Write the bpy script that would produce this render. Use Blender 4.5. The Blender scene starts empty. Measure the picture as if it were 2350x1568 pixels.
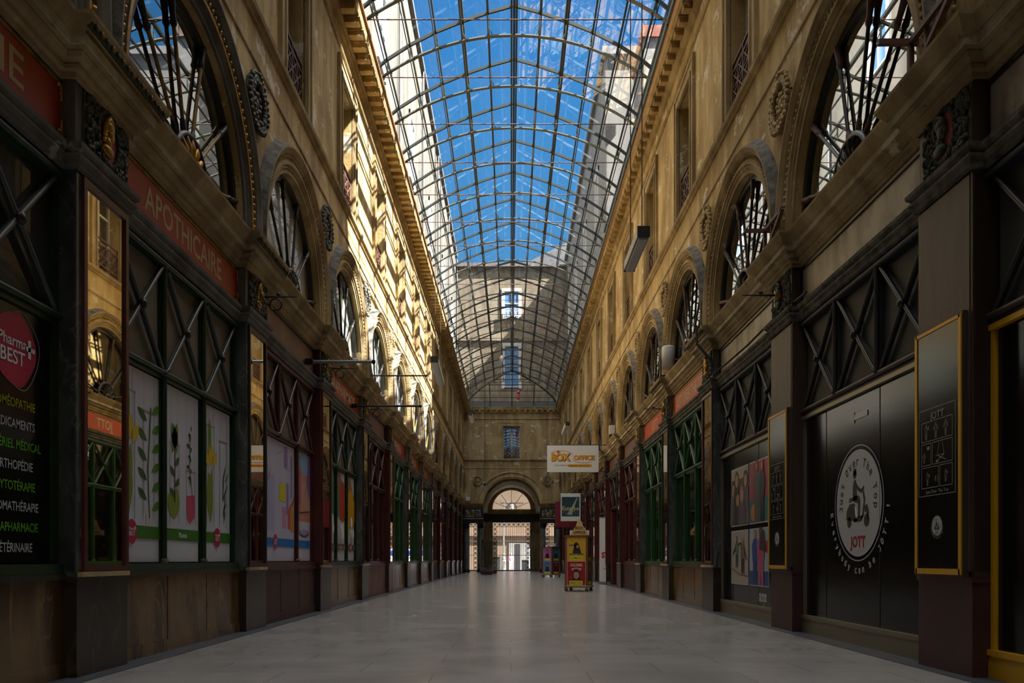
import bpy, math, random
from mathutils import Vector, Matrix
PI = math.pi
R = math.radians
SC = bpy.context.scene
COL = SC.collection
rnd = random.Random(7)

# ------------------------------------------------------------------ measures
F = 1900.0            # focal length in pixels of the 2350 wide frame
VX, VY = 1172.3, 1285.0
H = 0.82              # camera height
XL, XR = -3.0, 3.19   # faces of the pilasters
BAY = 3.665
P0 = 6.10             # centre of the first pilaster pair
YEND = 53.4
K0, K1 = -3, 12       # bays
BC = lambda k: P0 + BAY * (k + .5)
PC = lambda k: P0 + BAY * k
XC = 0.07             # centre of the roof
ORD = ['nearest', 'second', 'third', 'fourth', 'fifth', 'sixth', 'seventh', 'eighth', 'ninth', 'tenth', 'eleventh', 'twelfth', 'thirteenth', 'fourteenth', 'fifteenth']

# ------------------------------------------------------------------ mesh builder
class MB:
    def __init__(s): s.v = []; s.f = []; s.m = []; s.sm = []; s.mats = []; s.cur = 0; s.smooth = False
    def mat(s, m):
        if m not in s.mats: s.mats.append(m)
        s.cur = s.mats.index(m); return s
    def add(s, vs, fs, smooth=None):
        o = len(s.v); s.v += [tuple(p) for p in vs]
        for f in fs:
            s.f.append([i + o for i in f]); s.m.append(s.cur); s.sm.append(s.smooth if smooth is None else smooth)
        return s
    def box(s, x0, x1, y0, y1, z0, z1, rot=None):
        if x0 > x1: x0, x1 = x1, x0
        if y0 > y1: y0, y1 = y1, y0
        if z0 > z1: z0, z1 = z1, z0
        vs = [Vector(p) for p in [(x0,y0,z0),(x1,y0,z0),(x1,y1,z0),(x0,y1,z0),(x0,y0,z1),(x1,y0,z1),(x1,y1,z1),(x0,y1,z1)]]
        if rot: vs = [rot @ p for p in vs]
        return s.add(vs, [(3,2,1,0),(4,5,6,7),(0,1,5,4),(1,2,6,5),(2,3,7,6),(3,0,4,7)], False)
    def bar(s, a, b, w, t=None, up=(0,0,1)):
        # rectangular bar from a to b; w across, t along up
        t = t or w; a = Vector(a); b = Vector(b); d = (b - a).normalized(); u = Vector(up)
        if abs(d.dot(u)) > .99: u = Vector((1,0,0))
        r = d.cross(u).normalized(); u = r.cross(d).normalized()
        vs = []
        for p in (a, b):
            for i, j in ((-1,-1),(1,-1),(1,1),(-1,1)): vs.append(p + r*(i*w/2) + u*(j*t/2))
        return s.add(vs, [(0,1,2,3),(7,6,5,4),(0,4,5,1),(1,5,6,2),(2,6,7,3),(3,7,4,0)], False)
    def tube(s, pts, r, n=8, cap=True):
        pts = [Vector(p) for p in pts]; rs = r if isinstance(r, (list, tuple)) else [r]*len(pts)
        vs = []; fs = []
        d0 = (pts[-1]-pts[0]) if (pts[-1]-pts[0]).length > 1e-6 else (pts[1]-pts[0])
        u0 = Vector((0,0,1)) if abs(d0.normalized().z) < .9 else Vector((1,0,0))
        for i, p in enumerate(pts):
            d = (pts[min(i+1, len(pts)-1)] - pts[max(i-1, 0)]).normalized()
            a = d.cross(u0)
            if a.length < 1e-4: a = d.cross(Vector((0,1,0)))
            a.normalize(); b = d.cross(a).normalized()
            for k in range(n):
                t = 2*PI*k/n; vs.append(p + (a*math.cos(t) + b*math.sin(t))*rs[i])
        for i in range(len(pts)-1):
            for k in range(n):
                fs.append((i*n+k, i*n+(k+1)%n, (i+1)*n+(k+1)%n, (i+1)*n+k))
        s.add(vs, fs, True)
        if cap: s.add(vs[:n], [tuple(range(n-1,-1,-1))], False); s.add(vs[-n:], [tuple(range(n))], False)
        return s
    def lathe(s, prof, c=(0,0,0), n=16, axis='z', smooth=True):
        vs = []; fs = []; c = Vector(c); m = len(prof)
        for k in range(n):
            t = 2*PI*k/n
            for r, h in prof:
                if axis == 'z': p = Vector((r*math.cos(t), r*math.sin(t), h))
                elif axis == 'x': p = Vector((h, r*math.cos(t), r*math.sin(t)))
                else: p = Vector((r*math.cos(t), h, r*math.sin(t)))
                vs.append(c + p)
        for k in range(n):
            for i in range(m-1):
                a = k*m+i; b = ((k+1)%n)*m+i; fs.append((a, b, b+1, a+1))
        return s.add(vs, fs, smooth)
    def ball(s, c, r, n=6, m=4):
        # ellipsoid; r scalar or triple
        if not isinstance(r, (tuple, list)): r = (r, r, r)
        vs = [(c[0], c[1], c[2]-r[2])]; fs = []
        for j in range(1, m):
            ph = -PI/2 + PI*j/m
            for k in range(n):
                t = 2*PI*k/n
                vs.append((c[0]+r[0]*math.cos(ph)*math.cos(t), c[1]+r[1]*math.cos(ph)*math.sin(t), c[2]+r[2]*math.sin(ph)))
        vs.append((c[0], c[1], c[2]+r[2])); L = len(vs)-1
        for k in range(n):
            fs.append((0, 1+(k+1)%n, 1+k)); fs.append((L, L-n+k, L-n+(k+1)%n))
            for j in range(m-2):
                a = 1+j*n; fs.append((a+k, a+(k+1)%n, a+n+(k+1)%n, a+n+k))
        return s.add(vs, fs, True)
    def prism(s, poly, a, b, axis='x'):
        # poly of 2D points extruded between a and b along axis; axis x: (y,z); y: (x,z); z: (x,y)
        n = len(poly)
        def P(p, h): return (h, p[0], p[1]) if axis == 'x' else ((p[0], h, p[1]) if axis == 'y' else (p[0], p[1], h))
        vs = [P(p, a) for p in poly] + [P(p, b) for p in poly]
        fs = [tuple(range(n-1,-1,-1)), tuple(range(n, 2*n))] + [(i, (i+1)%n, n+(i+1)%n, n+i) for i in range(n)]
        return s.add(vs, fs, False)
    def flat(s, poly, d):        # polygon (u,z) facing +x at depth d
        return s.add([(d, p[0], p[1]) for p in poly], [tuple(range(len(poly)))], False)
    def rect(s, u0, u1, z0, z1, d): return s.flat([(u0,z0),(u1,z0),(u1,z1),(u0,z1)], d)
    def oval(s, cu, cz, ru, rz, d, n=40, a0=0, a1=2*PI):
        return s.flat([(cu+ru*math.cos(a0+(a1-a0)*i/n), cz+rz*math.sin(a0+(a1-a0)*i/n)) for i in range(n)], d)
    def ring(s, cu, cz, ru, rz, w, d, n=48):
        vs = []
        for i in range(n):
            t = 2*PI*i/n; c, q = math.cos(t), math.sin(t)
            vs += [(d, cu+ru*c, cz+rz*q), (d, cu+(ru-w)*c, cz+(rz-w)*q)]
        return s.add(vs, [(2*i, 2*((i+1)%n), 2*((i+1)%n)+1, 2*i+1) for i in range(n)], False)
    def line(s, pts, w, d):
        for (a, b), (c, e) in zip(pts[:-1], pts[1:]):
            L = math.hypot(c-a, e-b) or 1; nx, nz = -(e-b)/L*w/2, (c-a)/L*w/2
            s.flat([(a-nx,b-nz),(c-nx,e-nz),(c+nx,e+nz),(a+nx,b+nz)], d)
        return s
    def text(s, string, cu, cz, size, d, width=None, rot=0, thick=0.0, font=0, sx=1, slant=0):
        vs, fs, w, h0 = text_geo(string, font)
        k = size; kx = size*sx
        if width: kx = width / max(w, 1e-6)
        c, q = math.cos(rot), math.sin(rot)
        out = []
        for x, y in vs:
            X = (x - w/2)*kx + slant*y*k; Y = (y - .36)*k
            out.append((d, cu + X*c - Y*q, cz + X*q + Y*c))
        return s.add(out, fs, False)
    def arctext(s, string, cu, cz, r, a_mid, size, d, font=0, spacing=1.0, inner=False, rx=1.0, total=None):
        ws = [text_geo(ch, font)[2]+.09 if ch != ' ' else .4 for ch in string]
        tot = sum(ws)*size*spacing/r
        if total: spacing *= total/tot; tot = total
        a = a_mid + tot/2 if not inner else a_mid - tot/2
        for ch, w in zip(string, ws):
            da = w*size*spacing/r
            am = a - da/2 if not inner else a + da/2
            if ch != ' ':
                s.text(ch, cu + r*rx*math.cos(am), cz + r*math.sin(am), size, d, rot=(am-PI/2) if not inner else (am+PI/2), font=font)
            a += -da if not inner else da
        return s
    def mesh(s, name):
        me = bpy.data.meshes.new(name); me.from_pydata(s.v, [], s.f)
        for m in s.mats: me.materials.append(m)
        me.polygons.foreach_set('material_index', s.m); me.polygons.foreach_set('use_smooth', s.sm)
        me.update(); return me
    def build(s, name, parent=None, loc=None, rz=0):
        o = bpy.data.objects.new(name, s.mesh(name)); COL.objects.link(o)
        if parent: o.parent = parent
        if loc: o.location = loc
        o.rotation_euler.z = rz
        return o

_TG = {}
_FONT = {0: None}
def font(i):
    if i == 2: return None
    if i == 1 and 1 not in _FONT:
        try: _FONT[1] = bpy.data.fonts.load(bpy.utils.system_resource('DATAFILES', path='fonts') + '/DejaVuSansMono.woff2')
        except Exception: _FONT[1] = None
    return _FONT.get(i)
def text_geo(string, fi=0):
    key = (string, fi)
    if key in _TG: return _TG[key]
    cu = bpy.data.curves.new('t', 'FONT'); cu.body = string; cu.resolution_u = 3; cu.offset = {0: .012, 1: .028, 2: .045}[fi]
    if font(fi): cu.font = font(fi)
    ob = bpy.data.objects.new('t', cu); COL.objects.link(ob)
    dg = bpy.context.evaluated_depsgraph_get(); ev = ob.evaluated_get(dg)
    me = bpy.data.meshes.new_from_object(ev)
    vs = [(v.co.x, v.co.y) for v in me.vertices]; fs = [tuple(p.vertices) for p in me.polygons]
    bpy.data.meshes.remove(me); bpy.data.objects.remove(ob); bpy.data.curves.remove(cu)
    x0 = min((v[0] for v in vs), default=0); x1 = max((v[0] for v in vs), default=0)
    vs = [(x-x0, y) for x, y in vs]
    _TG[key] = (vs, fs, x1-x0, 0)
    return _TG[key]

# ------------------------------------------------------------------ materials
MATS = {}
def lin(c): return tuple((x/12.92 if x <= .04045 else ((x+.055)/1.055)**2.4) for x in c)
def node_mat(name):
    m = bpy.data.materials.new(name); m.use_nodes = True; nt = m.node_tree; MATS[name] = m
    return m, nt, nt.nodes['Principled BSDF'], nt.nodes, nt.links
def pl(name, col, rough=.6, metal=0, col2=None, scale=6, amt=.5, bump=0, bscale=40, stretch=None, spec=None, detail=6, emit=None, estr=1):
    m, nt, b, N, L = node_mat(name)
    b.inputs['Roughness'].default_value = rough; b.inputs['Metallic'].default_value = metal
    if spec is not None: b.inputs['Specular IOR Level'].default_value = spec
    b.inputs['Base Color'].default_value = (*col, 1)
    if col2 or bump:
        tc = N.new('ShaderNodeTexCoord'); mp = N.new('ShaderNodeMapping'); L.new(tc.outputs['Object'], mp.inputs[0])
        if stretch: mp.inputs['Scale'].default_value = stretch
    if col2:
        n = N.new('ShaderNodeTexNoise'); n.inputs['Scale'].default_value = scale; n.inputs['Detail'].default_value = detail
        L.new(mp.outputs[0], n.inputs[0])
        r = N.new('ShaderNodeValToRGB'); r.color_ramp.elements[0].position = .5-amt*.3; r.color_ramp.elements[1].position = .5+amt*.3
        r.color_ramp.elements[0].color = (*col, 1); r.color_ramp.elements[1].color = (*col2, 1)
        L.new(n.outputs[0], r.inputs[0]); L.new(r.outputs[0], b.inputs['Base Color'])
    if bump:
        n2 = N.new('ShaderNodeTexNoise'); n2.inputs['Scale'].default_value = bscale; n2.inputs['Detail'].default_value = 5
        L.new(mp.outputs[0], n2.inputs[0]); bp = N.new('ShaderNodeBump'); bp.inputs['Strength'].default_value = bump; bp.inputs['Distance'].default_value = .02
        L.new(n2.outputs[0], bp.inputs['Height']); L.new(bp.outputs[0], b.inputs['Normal'])
    if emit:
        b.inputs['Emission Color'].default_value = (*emit, 1); b.inputs['Emission Strength'].default_value = estr
    return m

def stone(name, base, light, dark, peel=.62):
    m, nt, b, N, L = node_mat(name)
    tc = N.new('ShaderNodeTexCoord'); g = N.new('ShaderNodeNewGeometry')
    P = g.outputs['Position']
    def noise(sc, det=6, ro=.6, vec=P):
        n = N.new('ShaderNodeTexNoise'); n.inputs['Scale'].default_value = sc; n.inputs['Detail'].default_value = det; n.inputs['Roughness'].default_value = ro
        L.new(vec, n.inputs[0]); return n.outputs[0]
    mp = N.new('ShaderNodeMapping'); mp.inputs['Scale'].default_value = (1, 1, .22); L.new(P, mp.inputs[0])
    r1 = N.new('ShaderNodeValToRGB'); e = r1.color_ramp.elements
    e[0].position = .3; e[0].color = (*dark, 1); e[1].position = .58; e[1].color = (*base, 1)
    L.new(noise(.9, 8, .65), r1.inputs[0])
    # vertical weather streaks
    r2 = N.new('ShaderNodeValToRGB'); e = r2.color_ramp.elements; e[0].position = .42; e[0].color = (.62, .55, .46, 1); e[1].position = .58; e[1].color = (1, 1, 1, 1)
    L.new(noise(3.0, 6, .6, mp.outputs[0]), r2.inputs[0])
    mx = N.new('ShaderNodeMix'); mx.data_type = 'RGBA'; mx.blend_type = 'MULTIPLY'; mx.inputs[0].default_value = .8
    L.new(r1.outputs[0], mx.inputs[6]); L.new(r2.outputs[0], mx.inputs[7])
    # peeled paint patches
    mp2 = N.new('ShaderNodeMapping'); mp2.inputs['Scale'].default_value = (.8, .8, 1.2); L.new(P, mp2.inputs[0])
    r3 = N.new('ShaderNodeValToRGB'); e = r3.color_ramp.elements; e[0].position = peel; e[0].color = (0,0,0,1); e[1].position = peel+.03; e[1].color = (1,1,1,1)
    L.new(noise(2.1, 10, .72, mp2.outputs[0]), r3.inputs[0])
    mx2 = N.new('ShaderNodeMix'); mx2.data_type = 'RGBA'; L.new(r3.outputs[0], mx2.inputs[0]); L.new(mx.outputs[2], mx2.inputs[6]); mx2.inputs[7].default_value = (*light, 1)
    # small dark pits
    r4 = N.new('ShaderNodeValToRGB'); e = r4.color_ramp.elements; e[0].position = .3; e[0].color = (.45,.4,.34,1); e[1].position = .36; e[1].color = (1,1,1,1)
    L.new(noise(16, 4, .6), r4.inputs[0])
    mx3 = N.new('ShaderNodeMix'); mx3.data_type = 'RGBA'; mx3.blend_type = 'MULTIPLY'; mx3.inputs[0].default_value = .8
    L.new(mx2.outputs[2], mx3.inputs[6]); L.new(r4.outputs[0], mx3.inputs[7])
    L.new(mx3.outputs[2], b.inputs['Base Color']); b.inputs['Roughness'].default_value = .85
    bp = N.new('ShaderNodeBump'); bp.inputs['Strength'].default_value = .5; bp.inputs['Distance'].default_value = .02
    L.new(noise(14, 8, .7), bp.inputs['Height']); L.new(bp.outputs[0], b.inputs['Normal'])
    return m

def marble(name, base, dark, vein, scale=2.5, stretch=(1,1,.35), rough=.22):
    m, nt, b, N, L = node_mat(name)
    g = N.new('ShaderNodeNewGeometry'); mp = N.new('ShaderNodeMapping'); mp.inputs['Scale'].default_value = stretch; mp.inputs['Rotation'].default_value = (.25, 0, 0)
    L.new(g.outputs['Position'], mp.inputs[0])
    n = N.new('ShaderNodeTexNoise'); n.inputs['Scale'].default_value = scale; n.inputs['Detail'].default_value = 8; n.inputs['Distortion'].default_value = .8; L.new(mp.outputs[0], n.inputs[0])
    r = N.new('ShaderNodeValToRGB'); e = r.color_ramp.elements; e[0].position = .35; e[0].color = (*dark,1); e[1].position = .62; e[1].color = (*base,1)
    L.new(n.outputs[0], r.inputs[0])
    n2 = N.new('ShaderNodeTexNoise'); n2.inputs['Scale'].default_value = scale*.7; n2.inputs['Detail'].default_value = 5; n2.inputs['Distortion'].default_value = 1.5; L.new(mp.outputs[0], n2.inputs[0])
    r2 = N.new('ShaderNodeValToRGB'); e = r2.color_ramp.elements; e[0].position = .485; e[0].color = (0,0,0,1); e[1].position = .5; e[1].color = (1,1,1,1); q = e.new(.515); q.color = (0,0,0,1)
    L.new(n2.outputs[0], r2.inputs[0])
    mx = N.new('ShaderNodeMix'); mx.data_type = 'RGBA'; L.new(r2.outputs[0], mx.inputs[0]); L.new(r.outputs[0], mx.inputs[6]); mx.inputs[7].default_value = (*vein, 1)
    L.new(mx.outputs[2], b.inputs['Base Color']); b.inputs['Roughness'].default_value = rough
    return m

def glass(name, tint, ior=1.6, base=.03, rough=0.0, refl=(1,1,1)):
    m = bpy.data.materials.new(name); m.use_nodes = True; nt = m.node_tree; MATS[name] = m; N = nt.nodes; L = nt.links; N.clear()
    out = N.new('ShaderNodeOutputMaterial'); t = N.new('ShaderNodeBsdfTransparent'); t.inputs[0].default_value = (*tint, 1)
    gl = N.new('ShaderNodeBsdfGlossy'); gl.inputs['Roughness'].default_value = rough; gl.inputs[0].default_value = (*refl, 1)
    f0 = ((ior-1)/(ior+1))**2*1.9     # two faces of a thin pane, the same from either side
    g = N.new('ShaderNodeNewGeometry'); dt = N.new('ShaderNodeVectorMath'); dt.operation = 'DOT_PRODUCT'; L.new(g.outputs['Incoming'], dt.inputs[0]); L.new(g.outputs['Normal'], dt.inputs[1])
    def mt(op, a, b2=None):
        q = N.new('ShaderNodeMath'); q.operation = op
        if isinstance(a, (int, float)): q.inputs[0].default_value = a
        else: L.new(a, q.inputs[0])
        if b2 is not None: q.inputs[1].default_value = b2
        return q
    ab = mt('ABSOLUTE', dt.outputs['Value']); om = mt('SUBTRACT', 1.0); L.new(ab.outputs[0], om.inputs[1])
    pw = mt('POWER', om.outputs[0], 4.0); ml = mt('MULTIPLY', pw.outputs[0], 1-f0-base); ad = mt('ADD', ml.outputs[0], f0+base); ad.use_clamp = True
    mx = N.new('ShaderNodeMixShader'); L.new(ad.outputs[0], mx.inputs[0]); L.new(t.outputs[0], mx.inputs[1]); L.new(gl.outputs[0], mx.inputs[2]); L.new(mx.outputs[0], out.inputs[0])
    return m

STONE = stone('ochre_stone', (.63,.455,.19), (.70,.62,.46), (.41,.275,.105), .575)
STONE2 = stone('pale_moulding_stone', (.50,.37,.18), (.60,.50,.34), (.26,.185,.09), .64)
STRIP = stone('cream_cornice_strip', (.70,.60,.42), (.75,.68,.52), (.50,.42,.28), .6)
GREYST = stone('grey_weathered_stone', (.19,.17,.145), (.34,.31,.27), (.09,.08,.065), .63)
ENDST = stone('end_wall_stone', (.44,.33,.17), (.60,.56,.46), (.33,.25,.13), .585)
SOOT = pl('sooty_stone', (.045,.038,.028), .85, col2=(.16,.14,.11), scale=9, bump=.4)
YMARB = marble('yellow_brown_marble', (.20,.115,.038), (.07,.036,.012), (.20,.125,.05))
DMARB = marble('dark_brown_marble', (.04,.028,.02), (.016,.012,.009), (.075,.055,.035), 1.3, rough=.28)
GMARB = marble('grey_green_marble', (.10,.11,.10), (.04,.048,.042), (.17,.17,.155), 6)
CMARB = marble('blue_grey_marble', (.15,.16,.17), (.08,.085,.095), (.25,.25,.25), 5)
GREEN = pl('dark_green_paint', (.012,.055,.014), .38, col2=(.02,.085,.02), scale=5)
GREEND = pl('blackish_green_paint', (.005,.024,.007), .4, col2=(.009,.036,.010), scale=5)
GREENL = pl('green_brace_paint', (.018,.085,.03), .35)
BRACE = pl('grey_brace_paint', (.05,.06,.055), .35)
MAROON = pl('maroon_paint', (.06,.012,.011), .35, col2=(.085,.02,.016), scale=4)
MAROONP = pl('faded_maroon_panel', (.13,.055,.045), .55, col2=(.17,.085,.07), scale=2.5)
BROWNP = pl('brown_board', (.04,.022,.014), .5, col2=(.06,.035,.022), scale=8, stretch=(1,1,.2), bump=.15)
MARP = pl('maroon_plinth_paint', (.045,.013,.012), .5, col2=(.06,.02,.017), scale=5)
DARKIRON = pl('dark_iron', (.02,.018,.017), .4, .3)
RUSTIRON = pl('rust_brown_iron', (.075,.03,.02), .6, col2=(.12,.05,.035), scale=20)
GILT = pl('gilding', (.55,.30,.03), .35, .6, col2=(.35,.16,.01), scale=12)
GILTP = pl('worn_gilt', (.33,.19,.03), .5, .3, col2=(.12,.07,.02), scale=14)
CARVE = pl('green_bronze_carving', (.022,.028,.016), .6, col2=(.075,.07,.04), scale=14, bump=.4)
PINK = pl('pink_medallion_ground', (.42,.10,.075), .7, col2=(.32,.075,.055), scale=10)
REDSIGN = pl('red_sign_enamel', (.42,.03,.008), .45, col2=(.33,.02,.006), scale=2)
ORSIGN = pl('orange_sign_enamel', (.62,.075,.006), .45, col2=(.52,.05,.005), scale=2)
LETTER = pl('pale_lettering', (.60,.50,.38), .5)
LETGOLD = pl('dull_gold_lettering', (.48,.36,.20), .45)
WHITE = pl('white_print', (.72,.73,.74), .5)
OFFW = pl('off_white', (.55,.54,.50), .6)
BLACK = pl('black_film', (.006,.006,.006), .16, spec=.28)
BLACKM = pl('black_matt', (.012,.012,.013), .6)
ALU = pl('bronze_anodised_aluminium', (.22,.19,.13), .4, .5)
ALUG = pl('grey_aluminium', (.28,.29,.29), .4, .7)
STEEL = pl('grey_green_steel', (.035,.042,.037), .45, .2)
STEELP = pl('pale_steel', (.15,.17,.155), .45, .1)
GOLDF = pl('yellow_gold_frame', (.62,.33,.01), .45, .2)
PLASTER = pl('blotchy_plaster_painted_sheen', (.085,.07,.055), .42, col2=(.42,.37,.32), scale=1.7, amt=.22, stretch=(1,1,.6))  # pale blotches on the brown plaster paint in its glossy sheen
MAUVE = pl('mauve_fascia', (.15,.07,.07), .6, col2=(.20,.10,.095), scale=2)
PEACH = pl('brown_peach_fascia', (.20,.11,.07), .6, col2=(.28,.17,.11), scale=2, stretch=(1,1,.6))
CURTAIN = pl('white_curtain', (.82,.80,.76), .9, col2=(.68,.67,.63), scale=5, stretch=(1,3,.3))
CURTG = pl('grey_green_curtain', (.62,.66,.58), .9, col2=(.42,.46,.40), scale=6)
TANBL = pl('tan_blind', (.17,.135,.09), .9)
GREYBL = pl('charcoal_blind', (.04,.042,.036), .7)
MIRROR = pl('old_mirror', (.80,.74,.60), .015, 1.0)
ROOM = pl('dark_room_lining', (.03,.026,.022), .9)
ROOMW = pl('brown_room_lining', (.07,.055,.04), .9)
SLATE = pl('slate_gutter', (.035,.042,.055), .45, col2=(.05,.058,.07), scale=6, bump=.2)
COPPER = pl('copper_gutter_edge', (.42,.22,.08), .4, .5, col2=(.28,.15,.06), scale=10)
LEAD = pl('lead_flashing', (.10,.12,.12), .5, .2)
GLROOF = glass('roof_glass', (.93,.95,.96), 1.45, .0)
GLWIN = glass('lunette_glass', (.55,.56,.55), 1.9, .16)
GLCUR = glass('thin_curtain_glass', (.92,.93,.92), 1.35, .0)
GLSHOP = glass('shop_glass', (.60,.60,.58), 1.6, .03)
GLDARK = glass('dark_shop_glass', (.35,.34,.32), 1.6, .05)
LAMPW = pl('white_lamp_plastic', (.62,.60,.54), .5)
WOOD = pl('reddish_wood', (.22,.075,.025), .45, col2=(.15,.05,.018), scale=8, stretch=(1,1,.2))
PLY = pl('pale_plywood', (.60,.42,.19), .6)
RUBBER = pl('caster_rubber', (.02,.02,.02), .6)

def flatc(name, c, rough=.55): return MATS.get(name) or pl(name, c, rough)
def prt(c, c2=None, sc=3):
    name = 'print_' + '_'.join('%02d' % int(x*99) for x in c) + ('_mix' if c2 else '')
    return MATS.get(name) or pl(name, c, .42, col2=c2, scale=sc, amt=1.0)

# ------------------------------------------------------------------ object helpers
def tag(o, label=None, cat=None, group=None, kind=None):
    if label: o['label'] = label
    if cat: o['category'] = cat
    if group: o['group'] = group
    if kind: o['kind'] = kind
    return o
def empty(name, loc=(0,0,0), rz=0, **kw):
    o = bpy.data.objects.new(name, None); COL.objects.link(o); o.location = loc; o.rotation_euler.z = rz; o.empty_display_size = .1
    return tag(o, **kw)
def place(side, y, d=0, z=0):
    # local +x points into the gallery, local +y is to the right when facing the wall
    return ((XL + d, y, z), 0) if side == 'left' else ((XR - d, y, z), PI)
PROTO = {}
def part(key, name, parent, make):
    """link a child whose mesh is built once and shared"""
    if key not in PROTO:
        b = MB(); make(b); PROTO[key] = b.mesh(name)
    o = bpy.data.objects.new(name, PROTO[key]); COL.objects.link(o); o.parent = parent
    return o

# ================================================================== SETTING
# floor
m, nt, b, N, L = node_mat('polished_floor_slabs')
g = N.new('ShaderNodeNewGeometry'); br = N.new('ShaderNodeTexBrick'); mp = N.new('ShaderNodeMapping'); mp.inputs['Rotation'].default_value = (0,0,0)
L.new(g.outputs['Position'], mp.inputs[0]); L.new(mp.outputs[0], br.inputs[0])
br.inputs['Scale'].default_value = 1; br.inputs['Mortar Size'].default_value = .004; br.inputs['Brick Width'].default_value = 1.1; br.inputs['Row Height'].default_value = .55
br.inputs['Color1'].default_value = (.30,.29,.285,1); br.inputs['Color2'].default_value = (.33,.318,.31,1); br.inputs['Mortar'].default_value = (.21,.205,.20,1)
n = N.new('ShaderNodeTexNoise'); n.inputs['Scale'].default_value = 1.3; n.inputs['Detail'].default_value = 9; L.new(g.outputs['Position'], n.inputs[0])
r = N.new('ShaderNodeValToRGB'); r.color_ramp.elements[0].position = .3; r.color_ramp.elements[0].color = (.86,.84,.82,1); r.color_ramp.elements[1].position = .62; r.color_ramp.elements[1].color = (1,1,1,1)
L.new(n.outputs[0], r.inputs[0]); mx = N.new('ShaderNodeMix'); mx.data_type = 'RGBA'; mx.blend_type = 'MULTIPLY'; mx.inputs[0].default_value = 1
L.new(br.outputs[0], mx.inputs[6]); L.new(r.outputs[0], mx.inputs[7]); L.new(mx.outputs[2], b.inputs['Base Color'])
rr = N.new('ShaderNodeMapRange'); rr.inputs[1].default_value = .3; rr.inputs[2].default_value = .7; rr.inputs[3].default_value = .19; rr.inputs[4].default_value = .23
L.new(n.outputs[0], rr.inputs[0]); L.new(rr.outputs[0], b.inputs['Roughness'])
FLOOR = m
o = MB().mat(FLOOR).box(XL+.14, XR-.12, -12, 61.5, -.2, 0).build('floor'); tag(o, kind='structure')
for nm, a, c in (('trim_1', XL-.16, XL+.14), ('trim_2', XR-.12, XR+.22)):
    o = MB().mat(SLATE).box(a, c, -12, YEND, -.2, .004).build(nm); tag(o, kind='structure')

# walls: bay panels with a round headed opening below and a rectangular one above
AR, AZ = 1.43, 4.66            # arch radius and centre height
WD = -.03                      # wall face
REV = -.30                     # back of the reveal
WW, WZ0, WZ1 = .55, 7.34, 9.42 # upper window
def wall_bay(mb, yc):
    NA = 24
    hw = BAY/2
    us = [-hw] + [AR*-math.cos(PI*i/NA) for i in range(NA+1)] + [hw]
    zt = 6.9; zb = 4.40
    def za(u): return AZ + math.sqrt(max(AR*AR - u*u, 0))
    for i in range(len(us)-1):
        a, c = us[i], us[i+1]
        if i == 0 or i == len(us)-2: p = [(a, zb), (c, zb), (c, zt), (a, zt)]
        else: p = [(a, za(a)), (c, za(c)), (c, zt), (a, zt)]
        mb.add([(WD, yc+u, z) for u, z in p], [(0,1,2,3)])
    for i in range(1, NA+1):
        a, c = us[i], us[i+1]
        mb.add([(WD, yc+a, za(a)), (WD, yc+c, za(c)), (REV, yc+c, za(c)), (REV, yc+a, za(a))], [(0,1,2,3)], True)
    for sgn in (-1, 1):
        mb.add([(WD, yc+sgn*AR, zb), (WD, yc+sgn*AR, AZ), (REV, yc+sgn*AR, AZ), (REV, yc+sgn*AR, zb)], [(0,1,2,3)])
    uu = [-hw, -WW, WW, hw]; zz = [zt, WZ0, WZ1, 10.62]
    for i in range(3):
        for j in range(3):
            if i == 1 and j == 1: continue
            mb.add([(WD, yc+uu[i], zz[j]), (WD, yc+uu[i+1], zz[j]), (WD, yc+uu[i+1], zz[j+1]), (WD, yc+uu[i], zz[j+1])], [(0,1,2,3)])
    q = [(-WW,WZ0),(WW,WZ0),(WW,WZ1),(-WW,WZ1)]
    for i in range(4):
        a, c = q[i], q[(i+1)%4]
        mb.add([(WD, yc+a[0], a[1]), (WD, yc+c[0], c[1]), (REV, yc+c[0], c[1]), (REV, yc+a[0], a[1])], [(0,1,2,3)])
for side in ('left', 'right'):
    mb = MB().mat(STONE)
    for k in range(K0, K1+1): wall_bay(mb, BC(k)*(1 if side == 'left' else -1))
    # short end piece
    e0 = PC(K1+1) * (1 if side == 'left' else -1); e1 = YEND * (1 if side == 'left' else -1)
    if abs(e1) > abs(e0): mb.box(WD-.3, WD, e0, e1, 3.5, 10.62)
    else: pass
    (x, y, z), rz = place(side, 0)
    o = mb.build('wall_' + side, loc=(x, 0, 0), rz=rz); tag(o, kind='structure')
# plain outside leaf of the rooms behind the galleries
for side, sx in (('left', -1), ('right', 1)):
    x = XL if sx < 0 else XR
    o = MB().mat(ROOM).box(x+sx*2.4, x+sx*2.5, -12, 59, 0, 4.2).build('wall_%s_shop_back' % side); tag(o, kind='structure')
    o = MB().mat(ROOMW).box(x+sx*1.9, x+sx*2.0, -12, 59, 4.2, 10.5).build('wall_%s_room_back' % side); tag(o, kind='structure')
    o = MB().mat(ROOM).box(x+sx*.14, x+sx*2.5, -12, 59, -.2, 0).build('floor_shops_' + side); tag(o, kind='structure')
    o = MB().mat(ROOMW).box(x+sx*.05, x+sx*2.5, -12, 59, 4.22, 4.38).build('ceiling_shops_' + side); tag(o, kind='structure')
    o = MB().mat(ROOMW).box(x+sx*.32, x+sx*2.0, -12, 59, 7.0, 7.15).build('ceiling_rooms_' + side); tag(o, kind='structure')
o = MB().mat(STONE).box(-6, 6, -12.3, -12, -.2, 16).build('wall_back'); tag(o, kind='structure')

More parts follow.
